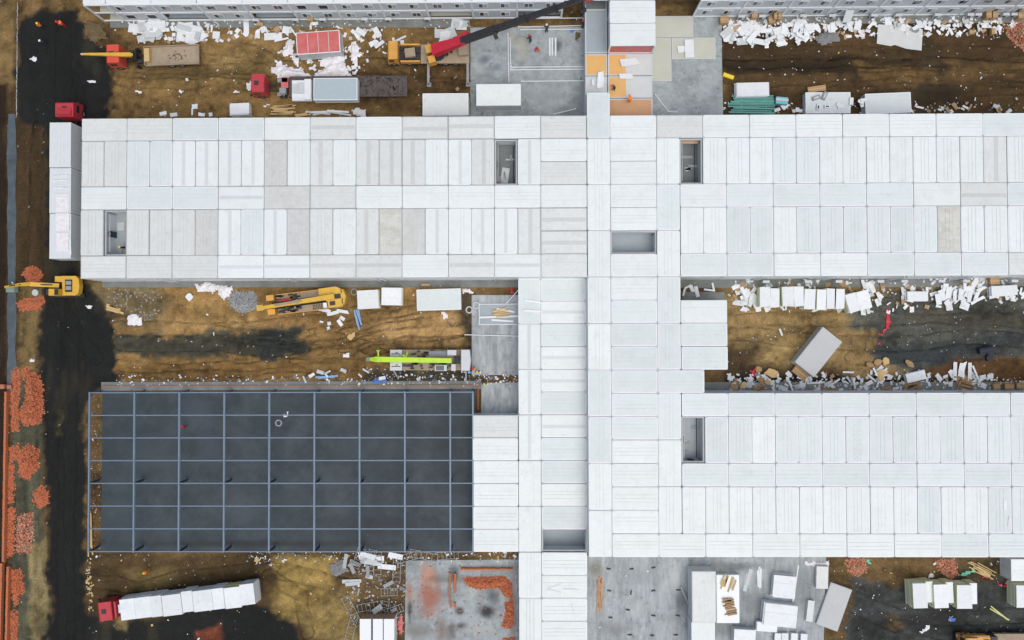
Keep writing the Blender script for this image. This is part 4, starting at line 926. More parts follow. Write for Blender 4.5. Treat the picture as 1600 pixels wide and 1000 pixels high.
# long load on the red truck at the bottom left
loc, rz = place(301, 929, 187)
T = thing('semi_trailer_truck', 'crimson cab truck hauling a long white load in the bottom left yard', 'truck', loc, rz)
frame_rails(T, -9.6, 11.6); cab(T, 9.7, 11.8, 'red', z1=3.0); wheels(T, (10.8, 8.2, 7.0, -5.6, -6.9, -8.2), 1.05)
MB().span(9.15, 9.4, -1.1, 1.1, 1.0, 2.9).build('rear_fairing', M['red'], T)
MB().span(-9.9, 8.6, -1.25, 1.25, 1.05, 1.25).build('trailer_bed', M['bedd'], T)
x = 8.3; ws = [2.0, 2.2, 1.5, 2.6, 1.5, 2.6, 1.6, 2.2, 1.9]
for k, l in enumerate(ws):
    c = Vector((x-l/2, random.uniform(-.12, .12), 0)); wp = Matrix.Rotation(rz, 3, 'Z') @ c
    t_ = thing('panel_stack', ['first', 'second', 'third', 'fourth', 'fifth', 'sixth', 'seventh', 'eighth', 'last'][k]+' white panel bundle from the cab on the long load at the bottom left', 'panel stack', (loc[0]+wp.x, loc[1]+wp.y, 1.26), rz, 'bundles of the long white load')
    hh = 2.3+random.uniform(-.12, .12)
    for n in range(7): MB().box((random.uniform(-.02, .02), random.uniform(-.04, .04), hh/7*(n+.5)), (l-.05, 2.75, hh/7*.96)).build('panel', M['wool' if (k == 7 and n < 6) else 'panel'], t_)
    x -= l
MB().span(8.5, 9.0, -.55, .55, 1.26, 2.6).build('front_board', M['panel'], T)

# ------------------------------------------------------------------ orange truck crane with raised red and black boom
loc, rz = place(670, 89, 180)
T = thing('truck_crane', 'orange truck crane with a long red and black boom reaching over the top building', 'crane', loc, rz)
frame_rails(T, -5.6, 5.2); cab(T, 3.9, 5.5, 'orange', z1=2.8, hatch=False); wheels(T, (4.7, 2.6, -2.4, -3.8), 1.05)
b = MB(); b.span(1.0, 3.7, -1.25, -1.05, .9, 1.7); b.span(1.0, 3.7, 1.05, 1.25, .9, 1.7); b.build('side_panel', M['orange'], T)
b = MB(); b.span(1.0, 3.8, -1.05, 1.05, .9, 1.15)
for k in range(12): b.box((random.uniform(1.2, 3.6), random.uniform(-.9, .9), 1.3), (random.uniform(.2, .5), random.uniform(.1, .4), random.uniform(.2, .5)))
b.build('engine_deck', M['black'], T); MB().box((2.35, .05, 1.75), (1.4, 1.2, .5), .12).build('engine_cover', M['bed'], T)
MB().span(-5.7, .95, -1.3, 1.3, 1.0, 1.18).build('carrier_deck', M['bed'], T)
b = MB(); b.tube((-1.4, 0, 1.1), (-1.4, 0, 1.7), 1.0, 16); b.build('slew_ring', M['black'], T)
up = thing('x', None, None); bpy.data.objects.remove(up)
b = MB(); b.box((-.7, 1.25, 2.1), (.95, .95, 1.4), .25); b.box((-.3, -.25, 2.0), (.9, 1.1, 1.1), .2); b.box((-2.6, -.35, 1.8), (2.4, .35, .5), .3); b.box((-3.5, -.75, 1.8), (.9, .4, .6), .2); b.build('superstructure', M['orange'], T)
b = MB()
for k in range(5): b.box((-.6+k*.02, .55+k*.13, 1.9), (.9, .08, .9), .25)
for k in range(10): b.box((random.uniform(-3.4, -1.4), random.uniform(-.9, .3), 1.6), (random.uniform(.15, .5), .2, .4), random.random())
b.build('winch_and_hoses', M['black'], T)
MB().box((-4.9, -.3, 1.5), (1.3, 1.4, .7), .1).build('counterweight_box', M['bed'], T)
inv = Matrix.Translation(loc) @ Matrix.Rotation(rz, 4, 'Z'); inv = inv.inverted()
A = inv @ W(678, 79, 3.2); Bm = inv @ W(726, 62.5, 5.2); Tp = inv @ W(915, -4, 13.0)
b = MB(); b.bar(A, Bm, 1.5, 1.3, w2=.95); b.bar(A+Vector((-.4, -.5, -.4)), A.lerp(Bm, .75)+Vector((0, -.6, -.5)), .35, .35); b.bar(A.lerp(Bm, .5), A.lerp(Bm, 1.12)+Vector((-.1, -.5, 0)), .9, .9)
o = b.build('boom_base', M['crimson'], T)
b = MB(); dirb = (Tp-Bm)
secs = [(0, .26, .82), (.20, .52, .72), (.48, .76, .62), (.72, 1.0, .54)]
for f0, f1, wd in secs: b.bar(Bm+dirb*f0-dirb.normalized()*.6, Bm+dirb*f1, wd, wd*1.1)
for f0 in (.26, .52, .76):
    b.bar(Bm+dirb*f0, Bm+dirb*(f0+.015), .98, .98)
b.box(Bm+dirb*.27+Vector((0, .9, .1)), (.5, .9, .15), .4)
b.build('telescopic_boom', M['black'], T)
b = MB(); b.bar(Tp, Tp+dirb.normalized()*.9, 1.0, .7); b.box(Tp+Vector((.1, -.6, -.2)), (1.0, .5, .6)); o = b.build('boom_head', M['crimson'], T)
hk = inv @ W(911, 17, 8.5)
b = MB()
for dx in (-.15, .15): b.tube(Tp+Vector((dx, -.3, 0)), hk+Vector((dx, 0, .6)), .03, 5)
b.build('hoist_cable', M['black'], T); b = MB(); b.tube(hk+Vector((0, -.2, .3)), hk+Vector((0, .2, .3)), .42, 12); b.box(hk+Vector((0, 0, -.2)), (.35, .3, .6)); b.build('hook_block', M['black'], T)
for x in (-.05, -5.45):
    b = MB(); b.span(x-.16, x+.16, .9, 4.0, .75, 1.05); b.tube((x, 3.9, .1), (x, 3.9, 1.2), .1, 8); b.span(x-.3, x+.3, 3.6, 4.2, .05, .15); b.build('outrigger', M['grey'], T)
    b = MB(); b.span(x-.16, x+.16, -1.6, -.9, .75, 1.05); b.tube((x, -1.5, .1), (x, -1.5, 1.0), .1, 8); b.build('outrigger', M['grey'], T)

# ------------------------------------------------------------------ yellow crane with folded boom (middle left yard)
loc, rz = place(486, 471, 6.5)
T = thing('truck_crane', 'yellow crane with its boom folded flat, parked below the upper left wing', 'crane', loc, rz)
T.scale = (.9, .9, 1)
frame_rails(T, -5.6, 5.6); wheels(T, (-4.2, -2.8, 2.6, 4.0), 1.05)
for s in (-1, 1): MB().span(-6.0, -4.9, s*1.05-.42, s*1.05+.42, 1.0, 2.3).build('cab_box', M['orange'], T)
b = MB(); b.span(-4.8, 2.2, .55, 1.5, 1.0, 1.35); b.span(-4.8, 3.0, -1.5, -.55, 1.0, 1.35); b.build('side_deck', M['bed'], T)
b = MB()
for s in (-1, 1): b.span(-4.8, 3.0, s*1.5-.05, s*1.5+.05, 1.35, 1.45)
b.build('deck_edge', M['orange'], T)
b = MB()
for k in range(36): b.box((random.uniform(-4.6, -1.4), random.choice((-1, 1))*random.uniform(.6, 1.4), 1.45), (random.uniform(.2, .9), random.uniform(.1, .3), .25), random.uniform(-.2, .2))
for k in range(9): b.span(.6+k*.25, .7+k*.25, -1.4, -.65, 1.36, 1.42)
b.tube((-4.6, -1.2, 1.6), (-2.2, -.7, 1.7), .14, 8); b.build('hoses_and_steps', M['black'], T)
MB().span(-4.3, -2.4, .40, .68, 1.5, 1.8).build('red_cylinder', M['crimson'], T)
b = MB(); b.prism([(2.0, .5), (2.0, 1.55), (4.6, 1.6), (5.7, 1.0), (6.0, 0), (5.7, -1.0), (5.0, -1.5), (3.2, -1.45), (3.2, -.6)], 1.2, 2.5); b.build('turret', M['yellow'], T)
b = MB(); b.box((4.6, .1, 2.55), (1.3, .7, .12)); b.box((3.9, -.85, 2.55), (.8, .6, .1)); b.box((5.4, .95, 2.53), (.12, .8, .1)); b.box((5.4, -.7, 2.53), (.12, .8, .1)); b.build('winch', M['black'], T)
MB().box((2.75, -1.0, 2.1), (.55, .75, .9)).build('white_cabinet', M['panel'], T)
b = MB(); b.bar((4.4, .1, 2.9), (-1.2, -.1, 2.9), .75, .6, w2=.62); b.bar((-1.0, -.1, 2.9), (-7.0, -.35, 2.7), .62, .5, w2=.5); b.box((-6.9, -.3, 2.6), (1.0, .8, .5))
o = b.build('folded_boom', M['yellow'], T); b = MB(); b.bar((-.5, .0, 3.21), (-4.6, -.2, 3.1), .3, .05); b.box((-1.15, -.1, 2.9), (.14, .8, .72)); b.build('boom_detail', M['bed'], o)

# ------------------------------------------------------------------ lime green crane truck
loc, rz = place(672, 562, 0)
T = thing('truck_crane', 'light grey truck crane with a bright lime green boom beside the dark slab', 'crane', loc, rz)
frame_rails(T, -5.2, 5.4); wheels(T, (-4.0, -2.6, 2.4, 3.8), 1.05)
MB().span(-5.2, 5.2, -1.4, 1.4, .95, 1.12).build('carrier_deck', M['bed'], T)
for s in (-1, 1):
    o = MB().span(-5.2, -3.6, s*.85-.55, s*.85+.55, 1.1, 1.9).build('front_locker', M['lgrey'], T)
    b = MB(); b.span(-5.0, -3.8, s*.85-.05, s*.85+.05, 1.9, 1.93); b.box((-4.3, s*.85+.2, 1.92), (.3, .12, .05)); b.build('locker_trim', M['black'], o)
b = MB(); b.prism([(4.5, -1.4), (5.6, -1.4), (5.75, 0), (5.6, 1.4), (4.5, 1.4)], 1.1, 2.7); o = b.build('cab', M['lgrey'], T)
MB().span(4.4, 4.48, -1.0, 1.0, 1.6, 2.5).build('rear_window', M['glass'], o)
MB().box((3.2, 1.0, 1.7), (1.2, .7, 1.1)).build('cabinet', M['lgrey'], T); o = MB().box((1.7, -1.05, 1.7), (1.6, .8, 1.2)).build('operator_cab', M['lgrey'], T); MB().box((1.6, -1.05, 2.32), (1.1, .65, .04)).build('roof_window', M['glass'], o)
MB().box((3.4, -1.0, 1.6), (.6, .9, 1.0)).build('cabinet', M['lgrey'], T)
b = MB(); b.span(3.4, 5.3, -.5, .5, 1.1, 1.6)
for k in range(4): b.span(3.5+k*.4, 3.6+k*.4, -.4, .4, 2.3, 2.5)
for k in range(40): b.box((random.uniform(-3.4, 3.0), random.choice((-1, 1))*random.uniform(.35, 1.2), 1.3), (random.uniform(.2, .7), random.uniform(.1, .3), .3), random.uniform(-.2, .2))
b.build('machinery', M['black'], T)
MB().span(0, 3.0, .5, 1.2, 1.15, 1.5).build('side_tray', M['grey'], T)
b = MB(); b.bar((3.2, -.05, 2.7), (-7.0, .15, 2.75), .62, .55, w2=.72); b.bar((-7.0, .15, 2.75), (-7.8, .15, 2.7), .7, .5, w2=.35); b.bar((-6.6, .3, 2.8), (-6.65, 1.25, 2.8), .16); b.box((-6.65, 1.3, 2.8), (.45, .12, .12)); b.bar((-2.9, .25, 2.8), (-3.3, .7, 2.6), .25); b.bar((-3.0, .2, 2.8), (-2.75, 1.1, 2.3), .16)
b.build('boom', M['lime'], T); MB().box((-8.0, .15, 2.65), (.5, .5, .5)).build('boom_head', M['tarp'], T)
b = MB(); b.span(4.9, 5.1, -3.0, -1.2, .7, .9); b.tube((5, -2.9, .05), (5, -2.9, 1.0), .1, 8); b.build('outrigger', M['grey'], T)
b = MB(); b.bar((-5.0, -1.2, .8), (-4.4, -2.3, .8), .2); b.build('outrigger', M['grey'], T)

# ------------------------------------------------------------------ yellow excavator
loc, rz = place(113, 448, 180)
T = thing('excavator', 'yellow excavator stretching its arm left across the ditch beside the black road', 'excavator', loc, rz)
for s in (-1, 1):
    b = MB(); b.side([(-1.7, .1), (1.7, .1), (2.0, .5), (1.7, .9), (-1.7, .9), (-2.0, .5)], s*1.25-.28, s*1.25+.28)
    for k in range(12): b.span(-1.65+k*.29, -1.5+k*.29, s*1.25-.3, s*1.25+.3, .9, .93)
    b.build('track', M['tyre'], T)
MB().span(-1.2, 1.2, -1.0, 1.0, .4, .9).build('undercarriage', M['black'], T)
b = MB(); b.prism([(-1.9, -1.0), (-2.05, 0), (-1.9, 1.0), (-1.5, 1.3), (.3, 1.3), (.3, .5), (.35, -1.35), (-1.5, -1.35)], .95, 1.9); b.prism([(.3, -1.35), (1.5, -1.35), (1.5, -.55), (.3, -.55)], .95, 1.6); b.build('house', M['yellow'], T)
b = MB(); b.box((-.6, 0, 1.93), (.95, 1.7, .1)); b.build('engine_grille', M['black'], T)
for s in (-.4, .3): MB().box((-.6, s, 1.99), (.75, .5, .05)).build('vent', M['grey'], T)
o = MB().side([(.35, .95), (1.9, .95), (2.0, 1.7), (1.7, 2.7), (.4, 2.75)], .45, 1.35).build('operator_cab', M['yellow'], T)
MB().box((1.86, .9, 2.1), (.05, .75, .8), 0, 0, Matrix.Rotation(-.25, 3, 'Y')).build('windscreen', M['glass'], o); MB().box((.6, .9, 2.78), (.5, .8, .04)).build('roof_window', M['glass'], o); MB().box((1.85, .9, 2.74), (.3, .8, .04)).build('sun_visor', M['black'], o)
b = MB(); b.bar((.9, -.05, 1.6), (3.9, -.15, 3.3), .55, .6); b.bar((3.8, -.15, 3.3), (5.9, -.12, 2.6), .5, .5, w2=.4); o = b.build('boom', M['yellow'], T)
b = MB(); b.bar((1.4, -.1, 2.4), (3.6, -.15, 3.2), .16); b.build('hydraulic_cylinder', M['black'], o)
b = MB(); b.bar((5.6, -.1, 2.8), (8.6, .1, 1.1), .38, .42, w2=.3); o = b.build('stick', M['yellow'], T); b = MB(); b.bar((5.2, -.1, 3.05), (7.4, .0, 2.1), .12); b.build('hydraulic_cylinder', M['black'], o)
b = MB(); b.side([(8.5, 1.2), (8.8, .6), (8.0, .15), (7.3, .35), (7.5, .9)], -.1, .8); b.build('bucket', M['tarp'], T)
# parked orange machine at the bottom right
loc, rz = place(1520, 1000, 180)
T = thing('dump_truck', 'orange machine with a timber-laden bed cut by the bottom right edge', 'truck', loc, rz)
frame_rails(T, -6.5, 2.6); wheels(T, (1.6, -2.5, -4.0), 1.05)
o = cab(T, 0.9, 2.6, 'orange', z1=2.7, hatch=False); MB().span(-1.1, .8, -1.2, 1.2, .9, 2.2).build('engine_housing', M['orange'], T)
b = MB(); b.span(-1.1, 2.5, -1.35, -1.22, 1.9, 2.1); b.span(.6, .78, -1.2, 1.2, 2.2, 2.4); b.box((-.6, -.7, 2.3), (.7, .4, .2)); b.build('roof_frame', M['brown_floor'], T)
MB().span(-2.0, -1.15, -1.3, 1.3, 1.0, 2.3).build('exhaust_block', M['black'], T)
b = MB(); b.span(-8.5, -2.1, -1.4, 1.4, 1.1, 1.3); b.span(-8.5, -2.1, -1.45, -1.35, 1.3, 1.7); b.span(-8.5, -2.1, 1.35, 1.45, 1.3, 1.7); o = b.build('truck_bed', M['bed'], T)
for k in range(7): MB().box((-6.2-k*.35, -.3+random.random()*.3, 1.45+.04*k), (.25, 2.0, .12), -.5).build('timber', M['wood'], o)

# ------------------------------------------------------------------ loose panels and boards
PN = 0
SHAPES = {}
def board_mesh(l, w_, m, th=.07):
    k = (round(l*2)/2, round(w_*4)/4, m, random.randrange(4))
    if k not in SHAPES:
        L, B = max(k[0], .3), max(k[1], .12); b = MB()
        if B > .45 and k[3] in (1, 2):
            r = random.Random(int(L*100+B*10)+k[3]); f = lambda: r.uniform(.72, 1.04); x_ = L/2; y_ = B/2
            q1 = [(-x_*f(), -y_*f()), (r.uniform(-.2, .2)*L, -y_*f()), (r.uniform(-.1, .1)*L, y_*f()), (-x_*f(), y_*f())]; q2 = [q1[1], (x_*f(), -y_*f()), (x_*f(), r.uniform(-.2, .3)*B), (x_*r.uniform(.5, .9), y_*f()), q1[2]]
            zt = r.uniform(.02, .22)
            b.add([(*p, th if n in (1, 2) else th+zt) for n, p in enumerate(q1)]+[(*p, 0 if n in (1, 2) else zt) for n, p in enumerate(q1)], [(0, 1, 2, 3), (7, 6, 5, 4), (0, 4, 5, 1), (2, 6, 7, 3), (3, 7, 4, 0)])
            b.add([(*p, th if n in (0, 4) else th+zt*.6) for n, p in enumerate(q2)]+[(*p, 0 if n in (0, 4) else zt*.6) for n, p in enumerate(q2)], [(0, 1, 2, 3, 4), (9, 8, 7, 6, 5), (0, 5, 6, 1), (1, 6, 7, 2), (2, 7, 8, 3), (3, 8, 9, 4)])
        else: b.box((0, 0, th/2), (L, B, th))
        if B > .5 and k[3] in (0, 3):
            for s in (-1, 1): b.box((0, s*(B/2-.03), th), (L, .03, .03))
            b.box((0, 0, th), (L*.98, .02, .015))
        SHAPES[k] = b.mesh('board', M[m])
    return SHAPES[k]
def board(px, py, lpx, wpx, ang, label, group=None, m='panel', z=.08, name='loose_panel', cat='panel', tilt=0):
    c = W(px, py, z); s = mpp(z)
    o = inst(name, board_mesh(lpx*s, wpx*s, m), None, (c.x, c.y, z), (tilt, random.uniform(-.03, .03), math.radians(ang)))
    return tag(o, label, cat, group)
def heap(label, group, poly, n_, lr=(6, 18), wr=(3, 9), m=('panel',), z0=.08, dz=.035, angs=None, name='loose_panel', cat='panel', tilt=.08):
    n = max(3, round(n_*.62)); wr = (wr[0]*1.15, wr[1]*1.2); lr = (lr[0]*1.15, lr[1]*1.1)
    xs = [p[0] for p in poly]; ys = [p[1] for p in poly]; k = 0; tries = 0
    while k < n and tries < 4000:
        tries += 1; x = random.uniform(min(xs), max(xs)); y = random.uniform(min(ys), max(ys))
        if sdf(np.array([x]), np.array([y]), poly)[0] > -1: continue
        a = random.choice(angs)+random.gauss(0, 9) if angs else random.uniform(0, 180)
        board(x, y, random.uniform(*lr), random.uniform(*wr), a, label, group, random.choice(m), z0+dz*(k % 14), name, cat, random.gauss(0, tilt)); k += 1
P_, PG = 'panel', 'panelg'
heap('white wall panel in the left heap below the top building, right of the black road', 'left panel heap under the top building', [(212, 34), (255, 33), (250, 60), (245, 66), (220, 62), (212, 45)], 24, (18, 30), (8, 14), (P_, P_, PG), angs=(0, 80, 10))
heap('white wall panel in the second heap below the top building, above the grey-bed truck', 'second panel heap under the top building', [(280, 42), (318, 40), (316, 62), (284, 60)], 14, (20, 32), (8, 14), (P_, PG), angs=(0, 5, 85))
heap('small white panel among scraps between two heaps under the top building', 'scraps between the left heaps', [(254, 34), (280, 34), (280, 56), (258, 56)], 14, (3, 6), (3, 5))
for k, (x, y, l, w_, a) in enumerate(((325, 45, 14, 4, 86), (331, 45, 14, 4, 84), (338, 55, 13, 11, 87), (385, 42, 22, 9, 92), (387, 54, 8, 3, 88), (403, 53, 17, 9, 85), (412, 46, 12, 10, 30), (427, 57, 27, 12, 2), (440, 62, 24, 4, 12), (447, 47, 12, 10, 80), (458, 49, 16, 4, -55), (486, 41, 10, 4, 86), (493, 37, 10, 7, 5))):
    board(x, y, l, w_, a, 'white panel strewn along the top building, '+['leftmost narrow strip', 'second narrow strip', 'single square sheet', 'tall sheet with legs', 'short strip', 'upright sheet before the cardboard', 'tilted square sheet', 'wide sheet under the cardboard', 'thin strip by the red-topped module', 'sheet right of the cardboard', 'steep strip near the red-topped module', 'small doorlike sheet', 'sheet above the red-topped module'][k], 'panels strewn along the top left facade', z=.08+.02*k)
heap('white panel in the crosswise scatter between the red-topped module and the orange crane', 'crosswise panels by the orange crane', [(533, 44), (560, 46), (610, 52), (648, 54), (648, 70), (600, 78), (580, 70), (534, 56)], 15, (9, 19), (3, 8), (P_,))
heap('white panel in the heap behind the red crane boom', 'panels behind the red boom', [(682, 48), (700, 36), (735, 33), (735, 55), (700, 60), (684, 60)], 12, (16, 28), (10, 16), (P_, PG), angs=(8, 0, 90))
heap('white panel in the big heap right of the beige decks', 'big panel heap upper right', [(1132, 44), (1150, 34), (1180, 40), (1205, 44), (1205, 68), (1186, 76), (1150, 66), (1134, 62)], 40, (12, 24), (5, 10), (P_, P_, P_, PG))
heap('white panel in the ragged heap right of the big one, upper right yard', 'ragged panel heap upper right', [(1208, 44), (1245, 36), (1276, 40), (1276, 56), (1250, 68), (1240, 62), (1232, 52), (1210, 60)], 32, (10, 20), (4, 9), (P_,))
heap('white panel lined along the upper right pavement before the torn sheet', 'panels by the torn sheet', [(1292, 36), (1330, 36), (1372, 38), (1372, 48), (1330, 52), (1292, 48)], 14, (9, 22), (5, 10), (P_,))
heap('white or grey offcut in the scatter by the right end of the top building', 'offcuts upper far right', [(1395, 32), (1440, 34), (1500, 30), (1560, 34), (1560, 50), (1500, 46), (1440, 48), (1400, 46)], 34, (5, 13), (2, 6), (P_, P_, PG))
heap('white strip along the north wall of the upper right wing', 'strips on the upper right wing edge', [(1425, 163), (1600, 165), (1600, 176), (1425, 176)], 26, (4, 11), (2, 5), (P_, P_, 'card', PG))
heap('white panel in the jumble at the left of the panel stacks, right yard', 'jumble left of the panel stacks', [(1158, 440), (1170, 438), (1180, 455), (1186, 476), (1172, 494), (1160, 475)], 13, (11, 20), (4, 7), (P_,), angs=(80, 60, 10, -55))
heap('white panel in the jumble right of the panel stacks', 'jumble right of the panel stacks', [(1344, 442), (1366, 440), (1378, 470), (1372, 482), (1350, 474)], 14, (10, 20), (3, 7), (P_,), angs=(-60, -80, 20))
heap('white panel scattered in the middle of the right yard edge', 'scattered panels mid right', [(1385, 448), (1430, 470), (1470, 445), (1510, 440), (1510, 470), (1460, 474), (1410, 482), (1392, 470)], 26, (9, 20), (4, 8), (P_,), angs=(-70, 80, 10, 50))
heap('white panel in the fan-shaped heap near the cardboard boxes, right yard', 'fan heap right yard', [(1508, 446), (1530, 436), (1545, 450), (1535, 470), (1512, 470)], 11, (12, 24), (4, 8), (P_,), angs=(60, 70, 30))
heap('white strip in the clutter along the lower right wing, left half', 'clutter along the lower right wing left', [(1215, 590), (1240, 570), (1300, 590), (1325, 575), (1345, 605), (1220, 608)], 26, (6, 20), (1.5, 4), (P_, P_, PG))
heap('white strip in the clutter along the lower right wing, right half', 'clutter along the lower right wing right', [(1345, 580), (1380, 572), (1400, 600), (1350, 606)], 15, (6, 16), (2, 5), (P_,))
for k, (x, y, l, w_, a) in enumerate(((1492, 580, 28, 5, 88), (1502, 578, 29, 11, 80), (1515, 581, 27, 6, 88), (1524, 582, 24, 4, -68), (1531, 593, 14, 7, 60))):
    board(x, y, l, w_, a, ['first', 'second and widest', 'third', 'fourth', 'last and shortest'][k]+' upright white panel from the left in the cluster over brown scraps', 'five upright panels', z=.15+.03*k)
heap('grey-white board in the junk below the blue frame', 'junk boards under the frame', [(560, 866), (622, 866), (622, 890), (596, 888), (566, 876)], 11, (16, 30), (5, 9), (P_, 'panelg'), angs=(-16, -14))
heap('grey plank in the junk left of the brick-dusted slab', 'grey planks by the dusted slab', [(510, 872), (540, 866), (632, 880), (632, 960), (600, 965), (520, 900)], 16, (10, 20), (3, 6), ('scaff', 'rubble', 'grey'))
for k, (x, y, l, w_, a) in enumerate(((546, 908, 21, 5, 3), (556, 908, 18, 5, 4), (551, 912, 22, 5, 6), (577, 901, 14, 5, -12))):
    board(x, y, l, w_, a, ['left', 'middle', 'front', 'lone right'][k]+' pale plank lying on the mud below the blue frame', None, PG, .1+.06*(k % 3))
for k, (x, y, l, w_, a, z) in enumerate(((1077, 76, 29, 14, 92, .45), (1072, 77, 29, 11, 2, .38))):
    board(x, y, l, w_, a, ('upper', 'lower')[k]+' of two crossed white panels on the beige deck', None, P_, z)
for k, (x, y, l, w_, a) in enumerate(((984, 97, 33, 15, 8), (978, 119, 24, 10, -1), (938, 125, 10, 28, -4), (927, 129, 6, 13, 0))):
    board(x, y, l, w_, a, ['tilted white panel stack on the upper orange deck', 'white panel between the two orange decks', 'tall white panel on the pale deck of the unfinished block', 'small white panel on the pale deck of the unfinished block'][k], None, P_, 2.9)
for k, (x, y, l, a) in enumerate(((859, 73, 4, 90), (863, 73, 4, 90), (868, 73, 4, 90))):
    board(x, y, 30, 4, 90, ('left', 'middle', 'right')[k]+' of three long white profiles on the upper slab', 'profiles on the upper slab', P_, .2)
for k, (x, y, l, w_, a) in enumerate(((296, 464, 13, 11, 45), (1220, 519, 9, 4, -70), (1275, 598, 30, 2, 3), (1507, 478, 13, 13, 70))):
    board(x, y, l, w_, a, ['white square tile lying alone on the tan yard', 'crumpled white piece in the tan right yard', 'long white strip along the lower right wing', 'lone white square sheet on the dark right yard'][k], None, P_, .1)
heap('white panel leaning by the yellow crane, lower side', 'panels beside the yellow crane', [(502, 479), (552, 478), (552, 492), (502, 492)], 4, (16, 22), (4, 5), (P_,), angs=(3,))
heap('white offcut on the tan yard south of the yellow crane', 'offcuts on the tan yard', [(490, 496), (550, 492), (548, 516), (490, 516)], 8, (5, 9), (3, 6), (P_,))
heap('white strip along the dark slab in the middle left yard', 'strips north of the dark slab', [(430, 575), (560, 575), (740, 585), (740, 596), (430, 596)], 16, (4, 12), (2, 5), (P_, PG))
heap('white strip by the shed corner at the left of the spine annex, right yard', 'strips by the low annex roof', [(1064, 444), (1130, 444), (1130, 456), (1064, 460)], 9, (8, 18), (2, 5), (P_,))
heap('white profile beside the timber pile, north yard', 'profiles north yard', [(494, 172), (560, 172), (560, 181), (494, 181)], 9, (26, 40), (1.5, 3), (P_, 'lgrey'), angs=(0, 2))
heap('white piece beside the truck in the top left yard along the wing', 'pieces along the upper left wing', [(240, 160), (330, 160), (360, 180), (240, 181)], 9, (5, 12), (3, 6), (P_,), angs=(0, 90))
heap('white offcut beside the teal box, upper right yard', 'offcuts beside the teal box', [(1205, 165), (1258, 160), (1258, 176), (1205, 176)], 9, (6, 13), (4, 8), (P_,))
heap('white sheet at the right end of the cluttered low module', 'sheets on the low module', [(1300, 162), (1350, 150), (1352, 176), (1300, 176)], 9, (6, 13), (4, 7), (P_,), z0=1.3)
for k, (x, y, a) in enumerate(((1275, 153, 20), (1288, 150, 65), (1278, 168, 85), (1292, 167, 0))):
    c = W(x, y, 1.3); s = mpp(1.3); b = MB(); L, B = (13, 6) if k < 2 else (9, 5); b.box((0, 0, .1), (L*s, B*s, .2), 0, 0); b.box((0, 0, .21), (L*s*.55, B*s*.4, .03), 0, 1)
    tag(b.build('box', [M['grey'] if k < 2 else M['panel'], M['lgrey'] if k < 2 else M['black']], None, (c.x, c.y, 1.31), math.radians(a)), ['left dark rimmed tray', 'right dark rimmed tray', 'left white box with a black slot', 'right white box with a black slot'][k]+' on the cluttered low module', 'box')
# torn beige sheet lying in the upper right yard
a = [(1372, 38), (1412, 40), (1442, 46), (1440, 79), (1416, 76), (1398, 70), (1392, 72), (1370, 68)]
b = MB(); b.prism([tuple(W(x, y, .2)[:2]) for x, y in a], .12, .2); tag(b.build('torn_sheet', M['white_floor']), 'big torn beige sheet lying flat in the upper right yard', 'sheet')

# ------------------------------------------------------------------ cardboard, timber and pipes
def carton(px, py, l, w_, a, h, label, z=.1, m='card', group=None):
    c = W(px, py, h); s = mpp(h); t_ = thing('cardboard_box', label, 'cardboard box', (c.x, c.y, z), math.radians(a), group)
    MB().box((0, 0, h/2), (l*s, w_*s, h)).build('carton', M[m], t_)
    b = MB(); b.box((0, 0, h+.006), (l*s, .09, .012)); b.build('tape', M['wood'], t_)
    b = MB(); b.box((l*s*.26, 0, h+.004), (l*s*.45, w_*s*.98, .01)); b.build('flap', M[m], t_)
CT = [(433, 46, 10, 9, 40, .5, 'lone brown box among white panels under the top building'), (485, 30, 9, 7, 0, .7, 'brown box beside the top building wall, above the red-topped module'), (406, 38, 11, 6, 0, .4, 'flat brown box left of the panels under the top building'),
      (1132, 31, 13, 10, 2, .9, 'brown carton left of the big panel heap'), (1179, 24, 9, 8, 0, 1.0, 'brown carton above the big panel heap'), (1206, 31, 10, 10, 10, .8, 'left carton of the brown cluster at the top right'), (1212, 25, 5, 10, 0, 1.3, 'middle carton of the brown cluster at the top right'), (1219, 25, 6, 10, 0, 1.3, 'right carton of the brown cluster at the top right'),
      (1152, 46, 12, 12, 15, .35, 'flattened tan carton on the big panel heap'), (1545, 23, 8, 10, 0, 1.2, 'left half of the double carton at the upper right facade'), (1555, 23, 8, 10, 0, 1.2, 'right half of the double carton at the upper right facade'), (1596, 24, 10, 10, 0, 1.2, 'brown carton at the top right edge'), (1519, 50, 9, 6, 5, .5, 'small tan carton by the offcuts at the upper right'), (1552, 49, 6, 9, 0, .6, 'upright tan carton left of the red brick heap'),
      (1554, 439, 14, 10, 0, .8, 'brown carton over the long white bundle, right yard'), (1251, 582, 25, 14, -38, .5, 'brown open carton under the slanting grey module'), (1557, 604, 10, 9, 10, .7, 'left carton of three on the lower right pavement'), (1577, 604, 14, 9, 0, .7, 'middle carton of three on the lower right pavement'), (1594, 603, 12, 9, 0, .7, 'right carton of three on the lower right pavement'),
      (1276, 139, 28, 9, 8, .5, 'tan board box above the cluttered low module'), (665, 445, 14, 4, 0, .3, 'small tan board at the foot of the upper left wing')]
for x, y, l, w_, a, h, lab in CT: carton(x, y, l, w_, a, h, lab)
FL = [(1185, 577, 9, 11, 30), (1206, 583, 22, 13, -12), (1189, 593, 10, 8, 20), (1200, 597, 10, 8, -20), (1147, 604, 12, 10, 30), (1162, 602, 11, 9, 40), (1371, 566, 13, 9, 20), (1383, 564, 12, 12, 5), (1359, 570, 13, 8, -20), (1378, 582, 18, 10, 10), (1420, 568, 17, 8, -40), (1375, 590, 9, 12, 10)]
